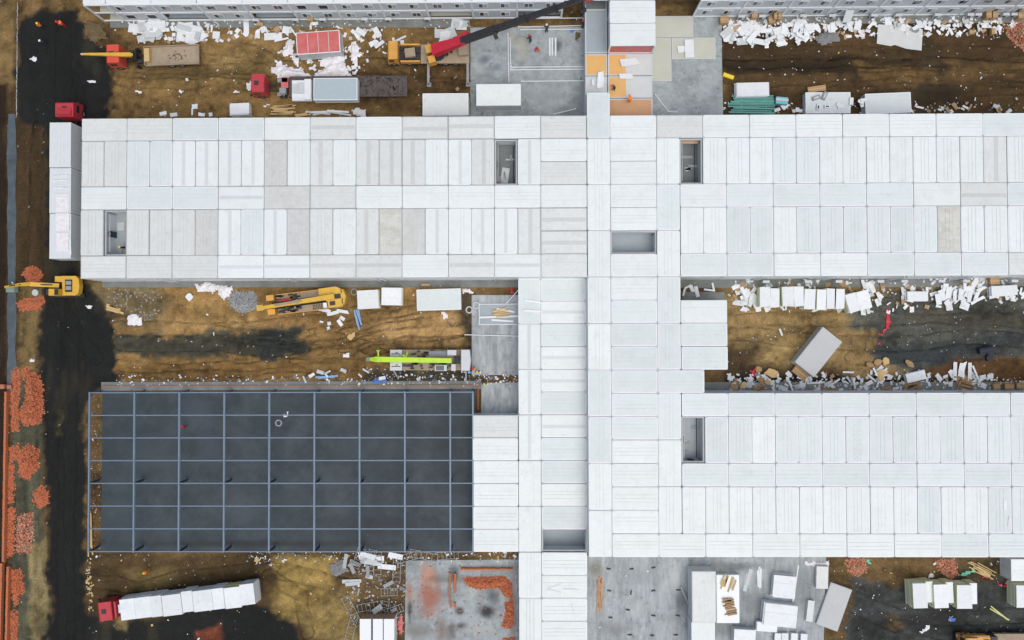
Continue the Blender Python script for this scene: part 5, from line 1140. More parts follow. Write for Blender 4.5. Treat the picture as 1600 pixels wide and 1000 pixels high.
for k, (x, y, l, w_, a) in enumerate(FL):
    c = W(x, y, .2); s = mpp(.2); b = MB(); r = random.Random(k); n = 9
    b.prism([(l*s/2*math.cos(2*math.pi*q/n)*r.uniform(.8, 1.25), w_*s/2*math.sin(2*math.pi*q/n)*r.uniform(.8, 1.25)) for q in range(n)], 0, .12); b.box((0, 0, .14), (l*s*.6, w_*s*.45, .06))
    tag(b.build('cardboard_sheet', M['wood' if k % 2 else 'card'], None, (c.x, c.y, .12+.02*k), math.radians(a)), 'tan torn wrapping sheet '+['beside the red bag', 'the widest beside the red bag', 'below the red bag', 'right below the green tarp', 'left by the blue bags', 'right by the blue bags', 'top left of the cluster in the right yard', 'top right of the cluster in the right yard', 'far left of the cluster in the right yard', 'large centre of the cluster in the right yard', 'alone on the dark right yard', 'lowest of the cluster in the right yard'][k], 'sheet', 'tan wrapping sheets')
def timber(px, py, n, l, spread, a, label, z=.06, m='wood', name='timber_pile', cat='timber', wd=.16):
    c = W(px, py, z); t_ = thing(name, label, cat, (c.x, c.y, z), math.radians(a)); s = mpp()
    for k in range(n):
        MB().box((random.uniform(-.2, .2)*l*s, random.uniform(-.5, .5)*spread*s, .05+.05*(k % 4)), (l*s*random.uniform(.7, 1.0), wd, .09), random.gauss(0, .06)).build('plank', M[m], t_)
timber(443, 172, 18, 34, 14, 4, 'pile of yellow timber planks below the red tractor', z=.06)
timber(472, 180, 4, 22, 3, 4, 'small bundle of timber lying against the upper left wing')
timber(180, 483, 5, 24, 8, -20, 'short stack of orange planks at the edge of the black road', wd=.3)
timber(141, 828, 5, 62, 6, 92, 'upright bundle of long planks in the west corner of the blue frame', wd=.18)
timber(781, 488, 6, 26, 16, 8, 'loose timber on the grey module floor at the spine', z=.35)
timber(1185, 605, 14, 20, 10, 20, 'brown splintered wood by the roofless corner, lower right wing', m='card', wd=.1)
timber(1425, 602, 26, 22, 12, 20, 'brown splintered wood below the white stack, lower right pavement', m='card', wd=.1)
timber(1508, 602, 26, 26, 12, -10, 'brown splintered wood below the five upright panels', m='card', wd=.1)
timber(1384, 607, 12, 14, 6, 10, 'brown splintered wood below the tan wrapping cluster', m='card', wd=.1)
timber(1297, 607, 8, 24, 5, 0, 'grey-brown strips on the pavement under the slanting module', m='card', wd=.1)
timber(1533, 890, 10, 40, 14, -30, 'wooden strips scattered by the red cloth, lower right', wd=.12)
timber(560, 498, 5, 30, 7, -77, 'blue steel profiles lying on the tan yard', m='lblue', name='profile_bundle', cat='profile', wd=.2)
timber(510, 589, 4, 32, 3, 1, 'flat blue profiles by the dark slab edge', m='lblue', name='profile_bundle', cat='profile', wd=.25)
timber(1242, 918, 2, 66, 5, 83, 'two long white profiles on the streaked slab', m='panel', name='profile_bundle', cat='profile', wd=.14)
timber(1186, 903, 3, 34, 6, 88, 'white battens beside the ladder frame on the streaked slab', m='panel', name='profile_bundle', cat='profile', wd=.3)
timber(1170, 907, 2, 34, 8, 75, 'grey ladder-like boards on the streaked slab', m='panelg', name='profile_bundle', cat='profile', wd=.5)
timber(1560, 957, 3, 36, 3, -38, 'lime-coloured pole leaning by the orange machine', m='wool', name='pole', cat='pole', wd=.14)
timber(1137, 912, 9, 20, 20, 70, 'brown boards on the white low module', z=1.15)
timber(1140, 948, 22, 16, 26, 10, 'brown timber bits on the lower half of the white low module', z=1.15, m='card')
timber(1105, 894, 14, 16, 5, 10, 'row of brown blocks above the cream module', m='card', wd=.3)
timber(937, 929, 26, 46, 10, 90, 'brown rusted rods beside the lower annex wall', m='brown_floor', wd=.08)
# green pipes
c = W(1180, 162, .4); t_ = thing('pipe_stack', 'stack of long green pipes against the upper right wing', 'pipes', (c.x, c.y, .05), 0)
s = mpp(.4)
for k in range(9):
    y = (k-4)*3.1*s; r = random.uniform(.10, .16)
    MB().tube((-37*s+random.uniform(-.5, .5), y, r+.1*(k % 3)), (29*s+random.uniform(-.4, .4), y-(2 if k < 3 else .3)*s, r+.1*(k % 3)), r, 10).build('pipe', M['green'], t_)
for x in (-20, 18): MB().span(x*s-.05, x*s+.05, -14*s, 14*s, 0, .1).build('bearer', M['panelg'], t_)
c = W(1222, 157, .9); t_ = thing('teal_box', 'teal box beside the green pipes', 'box', (c.x, c.y, .05), -.1); MB().box((0, 0, .45), (1.6, .95, .8)).build('body', M['teal'], t_); MB().box((0, .1, .88), (1.7, .3, .06)).build('lid_strip', M['lgrey'], t_)
c = W(1138, 119, .3); o = MB().box((0, 0, .2), (1.5, .5, .35)).box((0, .0, .39), (1.3, .3, .05)).build('yellow_box', M['haty'], None, (c.x, c.y, .05), -.35); tag(o, 'yellow box at the corner of the slab by the green pipes', 'box')
# white pipes on the upper slab
def pipe(label, pts, r=.07, z=.22, m='post', name='white_pipe'):
    b = MB(); q_ = [W(x, y, z) for x, y in pts]; b.path(q_, r)
    for p in q_: b.tube(p+Vector((0, 0, -.09)), p+Vector((0, 0, .09)), r*1.3, 6)
    tag(b.build(name, M[m]), label, 'pipe')
pipe('outer long white pipe bending round the upper slab', [(793.5, 53), (795, 127)]); pipe('white pipe bending at the slab corner toward the orange deck', [(797, 60), (798, 109), (912, 108), (916, 111)])
pipe('lower white pipe running to the orange deck', [(797, 100), (800, 105), (916, 104)]); pipe('white pipe crossing the slab at its upper end', [(810, 42), (910, 40), (911, 29)]); pipe('second white pipe crossing the slab at its upper end', [(814, 46.5), (916, 45.5)]); pipe('upper slab pipe nearest the top building', [(814, 29), (914, 28)])
pipe('short slanting white pipe on the slab near the clean white module', [(866, 178), (899, 170)]); pipe('long white pipe crossing the middle slab', [(727, 523), (812, 525)]); pipe('slanting pole by the red bag at the middle slab', [(792, 473), (812, 451)]); pipe('bent white pipe on the right upper slab', [(1024, 148), (1044, 174), (1058, 175)])
pipe('lower slab white pipe above the clean white module', [(815, 127), (915, 126)])
# grey module floor with rim at the middle slab
c = W(781, 491, .35); s = mpp(.35); t_ = thing('floor_deck', 'grey floor deck with white rim on the middle slab, holding timber', 'floor deck', (c.x, c.y, .12)); L, B = 66*s, 33*s
MB().box((0, 0, .1), (L-.2, B-.2, .16)).build('board', M['greyfloor'], t_)
b = MB(); b.span(-L/2, L/2, -B/2, -B/2+.1, 0, .24); b.span(-L/2, L/2, B/2-.1, B/2, 0, .24); b.span(-L/2, -L/2+.1, -B/2+.1, B/2-.1, 0, .24); b.build('rim', M['post'], t_)
for k, (x, y, l) in enumerate(((780, 495, 60), (785, 501, 34), (790, 485, 28))): board(x, y, l, 3.5, (2, -4, -10)[k], ('long', 'short lower', 'short upper')[k]+' white profile lying on the grey rimmed deck', None, 'post', .38)

# ------------------------------------------------------------------ crumpled wrap heaps
def crumple(label, poly, h=.5, m='foam', seed=0, name='plastic_wrap', cat='plastic', z0=.02, res=.22, rough=1.0):
    P0 = [W(x, y, z0) for x, y in poly]; xs = [p.x for p in P0]; ys = [p.y for p in P0]
    ax = np.arange(min(xs)-.3, max(xs)+.3, res); ay = np.arange(min(ys)-.3, max(ys)+.3, res)
    if len(ax) < 3 or len(ay) < 3: return
    X, Y = np.meshgrid(ax, ay, indexing='ij'); pl = [(p.x, p.y) for p in P0]
    wob = fbm(X+seed*7, Y, .9, 50+seed, 3)
    d = -sdf(X+wob*.9, Y+fbm(X, Y+seed*5, .9, 70+seed, 3)*.9, pl)
    ridg = 1-np.abs(fbm(X, Y, .8, 90+seed, 3))*4
    Z = z0+np.clip(d*1.3, 0, 1)*h*(.45+.4*fbm(X, Y, 1.4, 110+seed, 3)*2+.35*ridg*rough)+.05
    ins = d > -.02; V = []; ID = -np.ones(X.shape, int); F_ = []
    jx = (np.random.default_rng(seed).random(X.shape)-.5)*res*.6
    for i in range(len(ax)):
        for j in range(len(ay)):
            if ins[i, j]: ID[i, j] = len(V); V.append((X[i, j]+jx[i, j], Y[i, j]+jx[j % len(ax), i % len(ay)], max(Z[i, j], z0+.03)))
    for i in range(len(ax)-1):
        for j in range(len(ay)-1):
            q4 = (ID[i, j], ID[i+1, j], ID[i+1, j+1], ID[i, j+1])
            if min(q4) >= 0: F_.append((q4[0], q4[1], q4[2])); F_.append((q4[0], q4[2], q4[3]))
    if not F_: return
    b = MB(); b.v = V; b.f = F_; b.m = [0]*len(F_); o = b.build(name, M[m]); return tag(o, label, cat)
crumple('crumpled white wrap spread between the red-topped module and the red tractor', [(420, 108), (435, 96), (450, 105), (470, 105), (485, 118), (500, 108), (515, 98), (540, 95), (548, 108), (546, 122), (440, 124), (425, 115)], .7, seed=1)
crumple('crumpled white wrap left of the red-topped module', [(432, 84), (442, 72), (448, 62), (462, 64), (461, 84), (446, 90)], .6, seed=2)
crumple('small crumpled wrap under the left corner of the red-topped module', [(455, 88), (464, 86), (470, 102), (462, 106)], .4, seed=3)
crumple('crumpled white wrap just below the red-topped module', [(494, 92), (520, 84), (542, 86), (536, 100), (516, 108), (500, 104)], .7, seed=4)
crumple('tall crumpled wrap right of the red-topped module', [(548, 64), (556, 62), (564, 74), (562, 80), (572, 84), (560, 92), (562, 104), (552, 106), (545, 82)], .6, seed=5)
crumple('crumpled wrap at the end of the white profiles, north yard', [(548, 172), (560, 168), (574, 172), (574, 183), (550, 183)], .5, seed=6)
crumple('crumpled wrap left of the red tractor', [(385, 128), (392, 124), (396, 134), (392, 146), (384, 140)], .4, seed=7)
crumple('crumpled wrap beside the timber pile', [(408, 163), (424, 162), (425, 168), (410, 169)], .3, seed=8)
for k, (x, y, r) in enumerate(((53, 91, 8), (144, 128, 7), (139, 138, 4), (216, 143, 7), (284, 143, 6), (369, 144, 6), (138, 480, 6), (52, 562, 7))):
    crumple(['white sheet on the black road near the top', 'white crumpled bag on the black road, upper', 'white crumpled bag on the black road, lower', 'white scrap in the mud under the yellow boom truck', 'white bag in the middle of the top left yard', 'white scrap near the middle of the top left yard', 'white strip on the black road by the orange planks', 'pale strip on the verge left of the black road'][k], [(x-r, y-r*.3), (x, y-r*.6), (x+r, y-r*.2), (x+r*.6, y+r*.5), (x-r*.5, y+r*.5)], .25, seed=20+k, res=.16)
crumple('crumpled white wrap at the foot of the upper left wing', [(303, 445), (330, 440), (350, 447), (362, 444), (366, 455), (352, 470), (340, 458), (320, 458), (308, 456)], .7, seed=9, m='foam')
crumple('brown earth mound at the left end of the top building', [(128, 36), (162, 34), (168, 62), (150, 70), (136, 58)], .8, 'earth', 12, 'earth_mound', 'earth', rough=.3)
crumple('crumpled white bag on the tan yard edge', [(198, 492), (222, 492), (222, 508), (200, 510)], .3, seed=13)
crumple('bag of wrap next to the pale module, middle yard', [(721, 450), (738, 449), (742, 458), (724, 463)], .6, seed=14)
crumple('second bag of wrap below the pale module', [(686, 487), (694, 485), (703, 496), (692, 501)], .4, seed=15)
crumple('blue plastic sheet on the dark slab edge', [(580, 595), (586, 590), (606, 591), (607, 598), (582, 599)], .5, 'blue', 16)
crumple('cream plastic sheet on the tan yard', [(541, 527), (548, 519), (558, 518), (556, 530), (546, 533)], .3, 'wood', 17)
crumple('pinkish plastic patch by the lime crane', [(532, 553), (549, 550), (546, 559), (536, 560)], .15, 'foam', 18)
crumple('grey-green tarp on the torn sheet', [(1416, 45), (1440, 44), (1438, 54), (1420, 56)], .5, 'tarp', 19)
crumple('grey rubble of torn sheets by the ragged heap', [(1270, 56), (1290, 46), (1312, 50), (1310, 68), (1290, 72), (1275, 70)], .6, 'rubble', 30)
crumple('mint green net beside the red cloth, lower right', [(1496, 894), (1508, 890), (1516, 893), (1522, 886), (1526, 892), (1514, 900), (1500, 901)], .4, 'mint', 31)
crumple('small mint green net near the brick heap', [(1352, 872), (1359, 872), (1360, 880), (1354, 879)], .3, 'mint', 32)
crumple('left red cloth heap lower right', [(1533, 897), (1545, 898), (1544, 904), (1534, 904)], .4, 'crimson', 33)
crumple('right red cloth heap lower right', [(1553, 905), (1566, 910), (1578, 908), (1577, 915), (1560, 916)], .4, 'crimson', 34)
crumple('red bag at the foot of the upper left wing', [(796, 451), (804, 450), (805, 460), (797, 460)], .7, 'crimson', 35, res=.15)
crumple('long red cloth strip lying on the dark right yard', [(1381, 482), (1388, 481), (1393, 505), (1390, 517), (1373, 524), (1371, 520), (1384, 514), (1387, 504)], .35, 'crimson', 36, res=.17)
crumple('small red bag below the long red cloth', [(1370, 532), (1376, 531), (1376, 538), (1370, 538)], .4, 'crimson', 37, res=.15)
crumple('red bag among tan sheets, right yard', [(1170, 577), (1180, 573), (1180, 588), (1172, 590)], .6, 'crimson', 38, res=.16)
crumple('grey-green tarp beside the red bag', [(1178, 584), (1198, 586), (1198, 592), (1182, 592)], .4, 'tarp', 39, res=.16)
crumple('left blue bag on the lower right pavement', [(1130, 604), (1139, 603), (1139, 611), (1130, 611)], .4, 'blue', 40, res=.16)
crumple('right blue bag on the lower right pavement', [(1160, 606), (1174, 605), (1174, 611), (1160, 611)], .4, 'blue', 41, res=.16)
crumple('pale blue sheet on the lower right pavement', [(1170, 598), (1188, 599), (1188, 606), (1172, 606)], .25, 'lblue', 42, res=.16)
crumple('grey wrap along the top right of the streaked slab', [(1255, 876), (1296, 876), (1298, 885), (1270, 888), (1256, 884)], .5, 'foam', 43)
crumple('blue wrap under white strips, dark lower right yard', [(1478, 962), (1496, 966), (1496, 972), (1484, 972)], .3, 'blue', 44)
crumple('blue tarp scraps on the upper slab', [(884, 44), (901, 42), (898, 52), (890, 60), (888, 52)], .3, 'blue', 45, res=.18)
crumple('brown tarp heap on the upper slab beside the deck', [(897, 48), (906, 46), (908, 56), (902, 68), (896, 60)], .5, 'earth', 46, res=.18)
crumple('crumpled white sheet on the dark lower right yard', [(1437, 984), (1450, 974), (1452, 980), (1444, 988), (1438, 990)], .3, 'panel', 47, res=.16)
crumple('white plastic scrap by the lower right brick heap', [(1448, 900), (1456, 896), (1463, 902), (1450, 906)], .3, 'foam', 48, res=.16)
crumple('grey dusty wrap pile in the junk under the frame', [(512, 880), (540, 872), (548, 892), (520, 902)], .4, 'rubble', 49)
crumple('red rags beside the three white boxes', [(620, 962), (630, 958), (633, 990), (622, 996)], .35, 'red_panel', 50)

# ------------------------------------------------------------------ brick heaps and brick walls
def bricks(label, poly, h, n, m='brick', seed=0, name='brick_heap', cat='brick heap', size=(.24, .115, .06), mats=('brick', 'brick', 'bricklow', 'brick', 'brickd')):
    n = int(n*1.7)
    r = random.Random(seed); pl = [tuple(W(x, y)[:2]) for x, y in poly]; xs = [p[0] for p in pl]; ys = [p[1] for p in pl]
    cand = np.random.default_rng(seed).random((n*4, 2))*np.array([max(xs)-min(xs)+.8, max(ys)-min(ys)+.8])+np.array([min(xs)-.4, min(ys)-.4])
    d = -sdf(cand[:, 0]+(cand[:, 1]*7 % 1-.5)*.35, cand[:, 1], pl); b = MB(); k = 0
    for (x, y), dd in zip(cand, d):
        if dd < -.4*r.random()**5 or k >= n: continue
        k += 1; z = max(.03, min(1, max(dd, 0)*1.1)*h*r.uniform(.55, 1.0))
        b.box((x, y, z), tuple(q*1.12*r.uniform(.75, 1.15) for q in size), 0, r.randrange(len(mats)), Euler((r.gauss(0, .3), r.gauss(0, .3), r.uniform(0, 3.14))).to_matrix())
    # core of the heap so no ground shows through
    if m == 'bricklow': mats = ('bricklow', 'bricklow', 'brickp', 'brickd', 'bed')
    o = b.build(name, [M[q] for q in mats]); tag(o, label, cat)
    return o
bricks('dark grey gravel mound beside the white wrap', [(360, 464), (370, 457), (396, 459), (400, 480), (380, 488), (362, 478)], .5, 1300, 'rubble', 90, 'gravel_mound', 'gravel', (.16, .13, .1), ('rubble', 'grey', 'gap'))
bricks('pale broken rubble by the orange planks', [(165, 452), (245, 450), (250, 496), (215, 506), (190, 480), (170, 475)], .05, 70, 'rubble', 91, 'rubble_patch', 'rubble', (.26, .17, .05), ('rubble', 'bed', 'earth', 'rubble', 'bed'))
def core_heap(poly, h, m, parent, seed):
    o = crumple(None, poly, h, m, seed, 'rubble_core', None, rough=.2, res=.3)
    if o: o.parent = parent
HEAPS = [('brick heap above the excavator arm', [(38, 428), (46, 418), (58, 420), (65, 430), (58, 438), (44, 438)], .5, 420), ('brick heap below the excavator arm', [(30, 474), (45, 468), (66, 464), (68, 472), (60, 482), (34, 484)], .5, 480),
         ('largest orange brick heap on the left verge', [(45, 584), (56, 584), (64, 600), (66, 640), (60, 662), (38, 662), (32, 645), (42, 625)], .9, 1500), ('narrow brick row left of the largest heap', [(20, 580), (29, 578), (30, 600), (27, 640), (28, 672), (20, 672), (19, 640)], .45, 620),
         ('second orange brick heap on the left verge', [(32, 704), (46, 696), (60, 705), (58, 730), (42, 748), (32, 740)], .7, 760), ('small brick heap left of the second heap', [(17, 700), (28, 696), (27, 715), (18, 722)], .35, 200), ('small brick row below the second heap', [(14, 728), (21, 726), (20, 786), (14, 786)], .3, 240), ('round brick heap next to the black road', [(55, 770), (64, 760), (74, 770), (74, 786), (64, 792), (56, 784)], .5, 360),
         ('long brick row on the left verge', [(14, 795), (22, 793), (19, 868), (12, 868)], .35, 420), ('third dusty brick heap on the left verge', [(28, 808), (50, 800), (52, 830), (46, 862), (26, 862)], .5, 520), ('ragged brick row lower left', [(18, 892), (32, 892), (36, 920), (24, 944), (18, 920)], .4, 380), ('lowest brick row on the left edge', [(16, 958), (26, 956), (25, 1005), (16, 1005)], .4, 320),
         ('wide brick heap inside the low brick walls', [(722, 900), (790, 898), (800, 910), (784, 920), (745, 922), (728, 915)], .5, 1000), ('brick heap in the corner by the annex wall', [(775, 915), (800, 905), (802, 940), (790, 935)], .45, 420), ('tall brick heap along the annex wall', [(788, 938), (803, 936), (804, 975), (794, 985), (782, 978), (788, 960)], .5, 620), ('brick heap cut by the bottom edge near the annex', [(784, 994), (806, 992), (808, 1012), (782, 1012)], .4, 300),
         ('red brick heap at the upper right edge', [(1571, 45), (1590, 35), (1640, 34), (1640, 70), (1600, 76), (1578, 62)], .7, 1000), ('left brick heap under the lower right wing', [(1324, 876), (1350, 874), (1352, 890), (1340, 898), (1326, 892)], .5, 480), ('right brick heap under the lower right wing', [(1464, 876), (1488, 876), (1494, 894), (1486, 904), (1470, 890)], .5, 440),
         ('brick scatter at the top of the second verge heap', [(38, 590), (44, 575), (36, 578)], .2, 60)]
for k, (lab, poly, h, n) in enumerate(HEAPS):
    o = bricks(lab, poly, h, n, 'bricklow' if k in (9, 16, 17, 18) else 'brick', k)
    core_heap([(sum(p[0] for p in poly)/len(poly)*.22+p[0]*.78, sum(p[1] for p in poly)/len(poly)*.22+p[1]*.78) for p in poly], h*.5, 'redearth', o, 200+k)
def bwall(label, a, c, h=.5, courses=4, t=.24, z0=.1):
    p, q_ = W(*a, h), W(*c, h); l = (q_-p).length; rz = math.atan2((q_-p).y, (q_-p).x); m_ = (p+q_)/2
    t_ = thing('brick_wall', label, 'brick wall', (m_.x, m_.y, z0), rz); n = max(2, int(l/.5))
    MB().box((0, 0, h/2-.02), (l-.02, t-.03, h-.04)).build('mortar_core', M['redearth'], t_)
    bm = MB().box((0, 0, 0), (l/n-.02, t, h/courses-.02)).mesh('brick', M['brick'])
    bm2 = MB().box((0, 0, 0), (l/n-.02, t*.97, h/courses-.03)).mesh('brick', M['bricklow'])
    for k in range(n): inst('brick', random.choice((bm, bm, bm2)), t_, (-l/2+(k+.5)*l/n, random.uniform(-.02, .02), h-h/courses/2+.005), (0, 0, random.gauss(0, .03)))
    b = MB()
    for cc in range(courses-1):
        for k in range(n): b.box((-l/2+(k+.5+.5*(cc % 2))*l/n-(.25*l/n if cc % 2 else 0), 0, (cc+.5)*h/courses), (l/n-.02, t, h/courses-.02))
    b.build('lower_courses', M['brick'], t_)
bwall('low brick wall along the top of the brick yard, bottom middle', (720, 889.5), (800, 889.5)); bwall('short brick wall at the left of the brick yard', (711, 896), (711, 926)); bwall('crooked low brick wall left of the brick yard, upper part', (703.5, 895), (702, 930), .35, 3, .2)
bwall('crooked low brick wall left of the brick yard, lower part', (702, 931), (704.5, 948), .35, 3, .2); bwall('stub of brick wall in the lower brick yard', (711, 942), (711, 950), .35, 3)
bwall('long low brick wall on the left edge, upper stretch', (9, 612), (5, 878), .6, 4, .3); bwall('long low brick wall on the left edge, lower stretch', (12.5, 885), (9.5, 1010), .6, 4, .3); bwall('outer brick wall at the lower left edge', (2, 880), (-1, 1010), .6, 4, .35)
c = W(10, 604, .4); o = MB(); o.box((-.4, 0, .35), (.6, .6, .7)); o.box((.5, -.05, .3), (.6, .5, .6)); tag(o.build('brick_pier', M['bricklow'], None, (c.x, c.y, .02)), 'pair of small brick piers at the end of the left wall', 'brick pier')
# scaffold frames in the junk below the blue frame
def scaffold(px, py, a, label, l=3.4, wd=1.0):
    c = W(px, py, .2); t_ = thing('scaffold_frame', label, 'scaffold', (c.x, c.y, .15), math.radians(a))
    for s in (-1, 1): MB().tube((-l/2, s*wd/2, .05), (l/2, s*wd/2, .05), .04, 6).build('rail', M['scaff'], t_)
    for k in range(6): MB().tube((-l/2+.1+k*(l-.2)/5, -wd/2, .06), (-l/2+.1+k*(l-.2)/5, wd/2, .06), .03, 6).build('rung', M['scaff'], t_)
for k, (x, y, a, l) in enumerate(((580, 875, 80, 3), (560, 872, 70, 3), (590, 880, 88, 3.2), (600, 952, 78, 2.4), (618, 953, 20, 2.2), (575, 948, 10, 3), (550, 955, -62, 4.5), (548, 985, 75, 4.5), (608, 925, 2, 2.4), (620, 890, 88, 3.5), (640, 870, 15, 3.5), (662, 868, -12, 4), (700, 868, 4, 3), (588, 960, 8, 2.6))):
    scaffold(x, y, a, 'galvanised scaffold frame '+['upright behind the white boards', 'leftmost behind the white boards', 'right behind the white boards', 'standing square above the white boxes', 'tilted above the right white box', 'lying above the left white box', 'slanting long left of the white boxes', 'long and steep left of the white boxes', 'beside the dusted slab', 'leaning at the slab corner', 'under the frame edge, left', 'under the frame edge, middle', 'under the frame edge, right', 'lowest above the white boxes'][k], l)

# wheels, drums and odds
for k, (x, y, z, m, lab) in enumerate(((435, 661, .3, 'scaff', 'pale tyre lying on the dark foundation slab'), (706.5, 505, .1, 'bed', 'manhole ring in the mud by the middle slab'), (733, 484, .3, 'lgrey', 'left coil by the pale module'), (744, 477, .3, 'lgrey', 'right coil by the pale module'), (55, 457, .2, 'lgrey', 'small round drum under the excavator arm'), (553, 456, .3, 'grey', 'coil of hose between yellow crane and panel stack'))):
    c = W(x, y, z); b = MB(); n = 16; R_ = (.40, .58, .42, .42, .38, .42)[k]
    for q in range(n):
        a0, a1 = 2*math.pi*q/n, 2*math.pi*(q+1)/n; b.tube((R_*math.cos(a0), R_*math.sin(a0), .12), (R_*math.cos(a1), R_*math.sin(a1), .12), .10 if k != 1 else .06, 6)
    if k == 4: b.tube((0, 0, .0), (0, 0, .2), .3, 12)
    tag(b.build('tyre' if k == 0 else 'hose_coil' if k in (2, 3, 5) else 'ring', M[m], None, (c.x, c.y, .08)), lab, 'tyre' if k == 0 else 'coil' if k in (2, 3, 5) else 'ring')
crumple('crumpled white rag on the dark foundation slab next to the tyre', [(440, 651), (449, 642), (451, 646), (444, 655)], .3, seed=61, z0=.12, res=.15)
for k, (x, y, a, l) in enumerate(((1540, 547, 10, 1.5), (1547, 559, 0, .0))):
    c = W(x, y, .5)
    if l: b = MB(); b.tube((-.95, 0, .45), (.95, 0, .45), .42, 14); b.tube((-1.0, 0, .45), (1.0, 0, .45), .1, 8); tag(b.build('roller_drum', M['cloth'], None, (c.x, c.y, .0), .15), 'dark blue roller drum lying on the dark right yard', 'drum')
    else: b = MB(); b.tube((0, 0, 0), (0, 0, .5), .45, 14); b.tube((0, 0, .5), (0, 0, .55), .2, 10, 0); tag(b.build('barrel', M['cloth'], None, (c.x, c.y, .0)), 'upright dark blue barrel below the roller drum', 'barrel')
# anchor stubs on the streaked slab
for k, (x, y) in enumerate(((951, 889), (987, 889), (1021, 887), (952, 923), (986, 926), (1021, 923), (954, 965), (981, 953), (1021, 962), (984, 992), (1019, 993), (1060, 922), (1059, 962), (1056, 992))):
    c = W(x, y, .2); b = MB(); b.box((0, 0, .06), (.55, .16, .14)); b.box((.1, 0, .15), (.12, .12, .12)); tag(b.build('anchor_stub', M['black'], None, (c.x, c.y, .12), random.uniform(-.2, .2) if k != 4 else 1.4), 'dark steel anchor stub on the streaked slab, '+['first', 'second', 'third'][k % 3 if k < 12 else k-12]+' in the '+['top', 'second', 'third', 'bottom', 'right'][min(k//3, 4)]+' row', 'anchor', 'anchor stubs on the streaked slab')
tag(MB().bar(W(1064, 917, .25), W(1077, 948, .25), .16, .14).build('steel_bar', M['gap']), 'dark steel bar leaning at the left of the cream module', 'bar')

# ------------------------------------------------------------------ workers
def person_mesh(pose):
    me = bpy.data.meshes.new('body'); J = {}
    lean = .35 if pose else 0
    pts = [(0, 0, .95), (0, lean*.4, 1.2), (0, lean*.9, 1.42), (0, lean*1.05, 1.52), (0, lean*1.2, 1.66), (0, lean*1.25, 1.74),
           (-.2, lean*.85, 1.40), (-.30, lean*.9+.05, 1.12), (-.28, lean+.22, .92), (.2, lean*.85, 1.40), (.30, lean*.9+.05, 1.12), (.28, lean+.22, .92),
           (-.1, 0, .9), (-.12, .06, .5), (-.12, -.02, .08), (-.12, .14, .04), (.1, 0, .9), (.13, .12, .5), (.13, .02, .08), (.13, .18, .04)]
    ed = [(0, 1), (1, 2), (2, 3), (3, 4), (4, 5), (2, 6), (6, 7), (7, 8), (2, 9), (9, 10), (10, 11), (0, 12), (12, 13), (13, 14), (14, 15), (0, 16), (16, 17), (17, 18), (18, 19)]
    rad = [.15, .15, .17, .07, .10, .09, .08, .055, .045, .08, .055, .045, .11, .08, .055, .045, .11, .08, .055, .045]
    me.from_pydata(pts, ed, []); o = bpy.data.objects.new('tmp', me); link(o)
    m_ = o.modifiers.new('s', 'SKIN'); me.skin_vertices[0].data[0].use_root = True
    for v, r in zip(me.skin_vertices[0].data, rad): v.radius = (r, r)
    o.modifiers.new('d', 'SUBSURF').levels = 1
    dg = bpy.context.evaluated_depsgraph_get(); dg.update(); nm = bpy.data.meshes.new_from_object(o.evaluated_get(dg)); bpy.data.objects.remove(o); nm.materials.clear(); return nm
BODY = [person_mesh(0), person_mesh(1)]
def helmet(m):
    b = MB(); n = 10
    for k, (r, z) in enumerate(((.17, 0), (.13, .02), (.125, .06), (.08, .12))):
        r2, z2 = ((.13, .02), (.125, .06), (.08, .12), (.01, .14))[k]; b.tube((0, 0, z), (0, 0, z2+.001), r, n, 0, r2)
    return b.mesh('helmet', M[m])
HEL = {k: helmet(k) for k in ('hatw', 'haty', 'hatr', 'vest')}
VEST = MB(); VEST.prism(rrect(.46, .32, .1), 1.0, 1.46); VEST = VEST.mesh('vest', M['vest'])
PM = {}
def person(px, py, z, ang, hat, cloth, vest, label, pose=0):
    c = W(px, py, z+.9); t_ = thing('person', label, 'person', (c.x, c.y, z), math.radians(ang))
    k = (pose, cloth)
    if k not in PM: PM[k] = BODY[pose].copy(); PM[k].materials.append(M[cloth])
    inst('body', PM[k], t_); ly = .42 if pose else 0
    b = MB(); b.tube((0, ly+.1, 1.55), (0, ly+.105, 1.7), .085, 10); b.build('face', M['skin'], t_)
    inst('helmet', HEL[hat], t_, (0, ly+.03, 1.72))
    if vest: inst('vest', VEST, t_, (0, .12 if pose else 0, 0))
person(63, 40, 0, 20, 'haty', 'cloth', True, 'worker in an orange vest and yellow helmet on the black road near the top')
person(98, 37, 0, 90, 'hatr', 'crimson', True, 'worker in red on the black road near the top', 1)
person(67, 67, 0, 0, 'hatw', 'cloth', False, 'worker with a white helmet on the black road below the red one')
person(839, 75, .12, 180, 'hatr', 'crimson', False, 'worker in red jacket on the upper slab', 1)
person(829, 63, .12, 30, 'hatr', 'cloth', False, 'worker in dark clothes with a red helmet on the upper slab', 1)
person(854, 47, .12, 0, 'hatw', 'cloth', False, 'worker in dark clothes stepping over the white pipes', 1)
person(985, 157, 2.8, 30, 'vest', 'vest', True, 'worker in orange on the brown deck of the unfinished block', 1)
person(961, 137, 2.8, 90, 'hatr', 'cloth', False, 'worker kneeling on the lower orange deck', 1)
person(191, 387, 2.85, 0, 'haty', 'cloth', False, 'worker with a yellow helmet in the roofless room at the west end')
person(740, 576, .12, 60, 'hatr', 'cloth', True, 'worker with a red helmet at the corner of the middle slab')
person(746, 581, .12, 0, 'haty', 'cloth', False, 'worker with a yellow helmet at the corner of the middle slab')
person(757, 600, .12, 0, 'haty', 'cloth', False, 'worker with a yellow helmet at the slab below the middle slab')
person(229, 893, 0, 90, 'haty', 'vest', True, 'worker in orange standing in the bottom left yard')
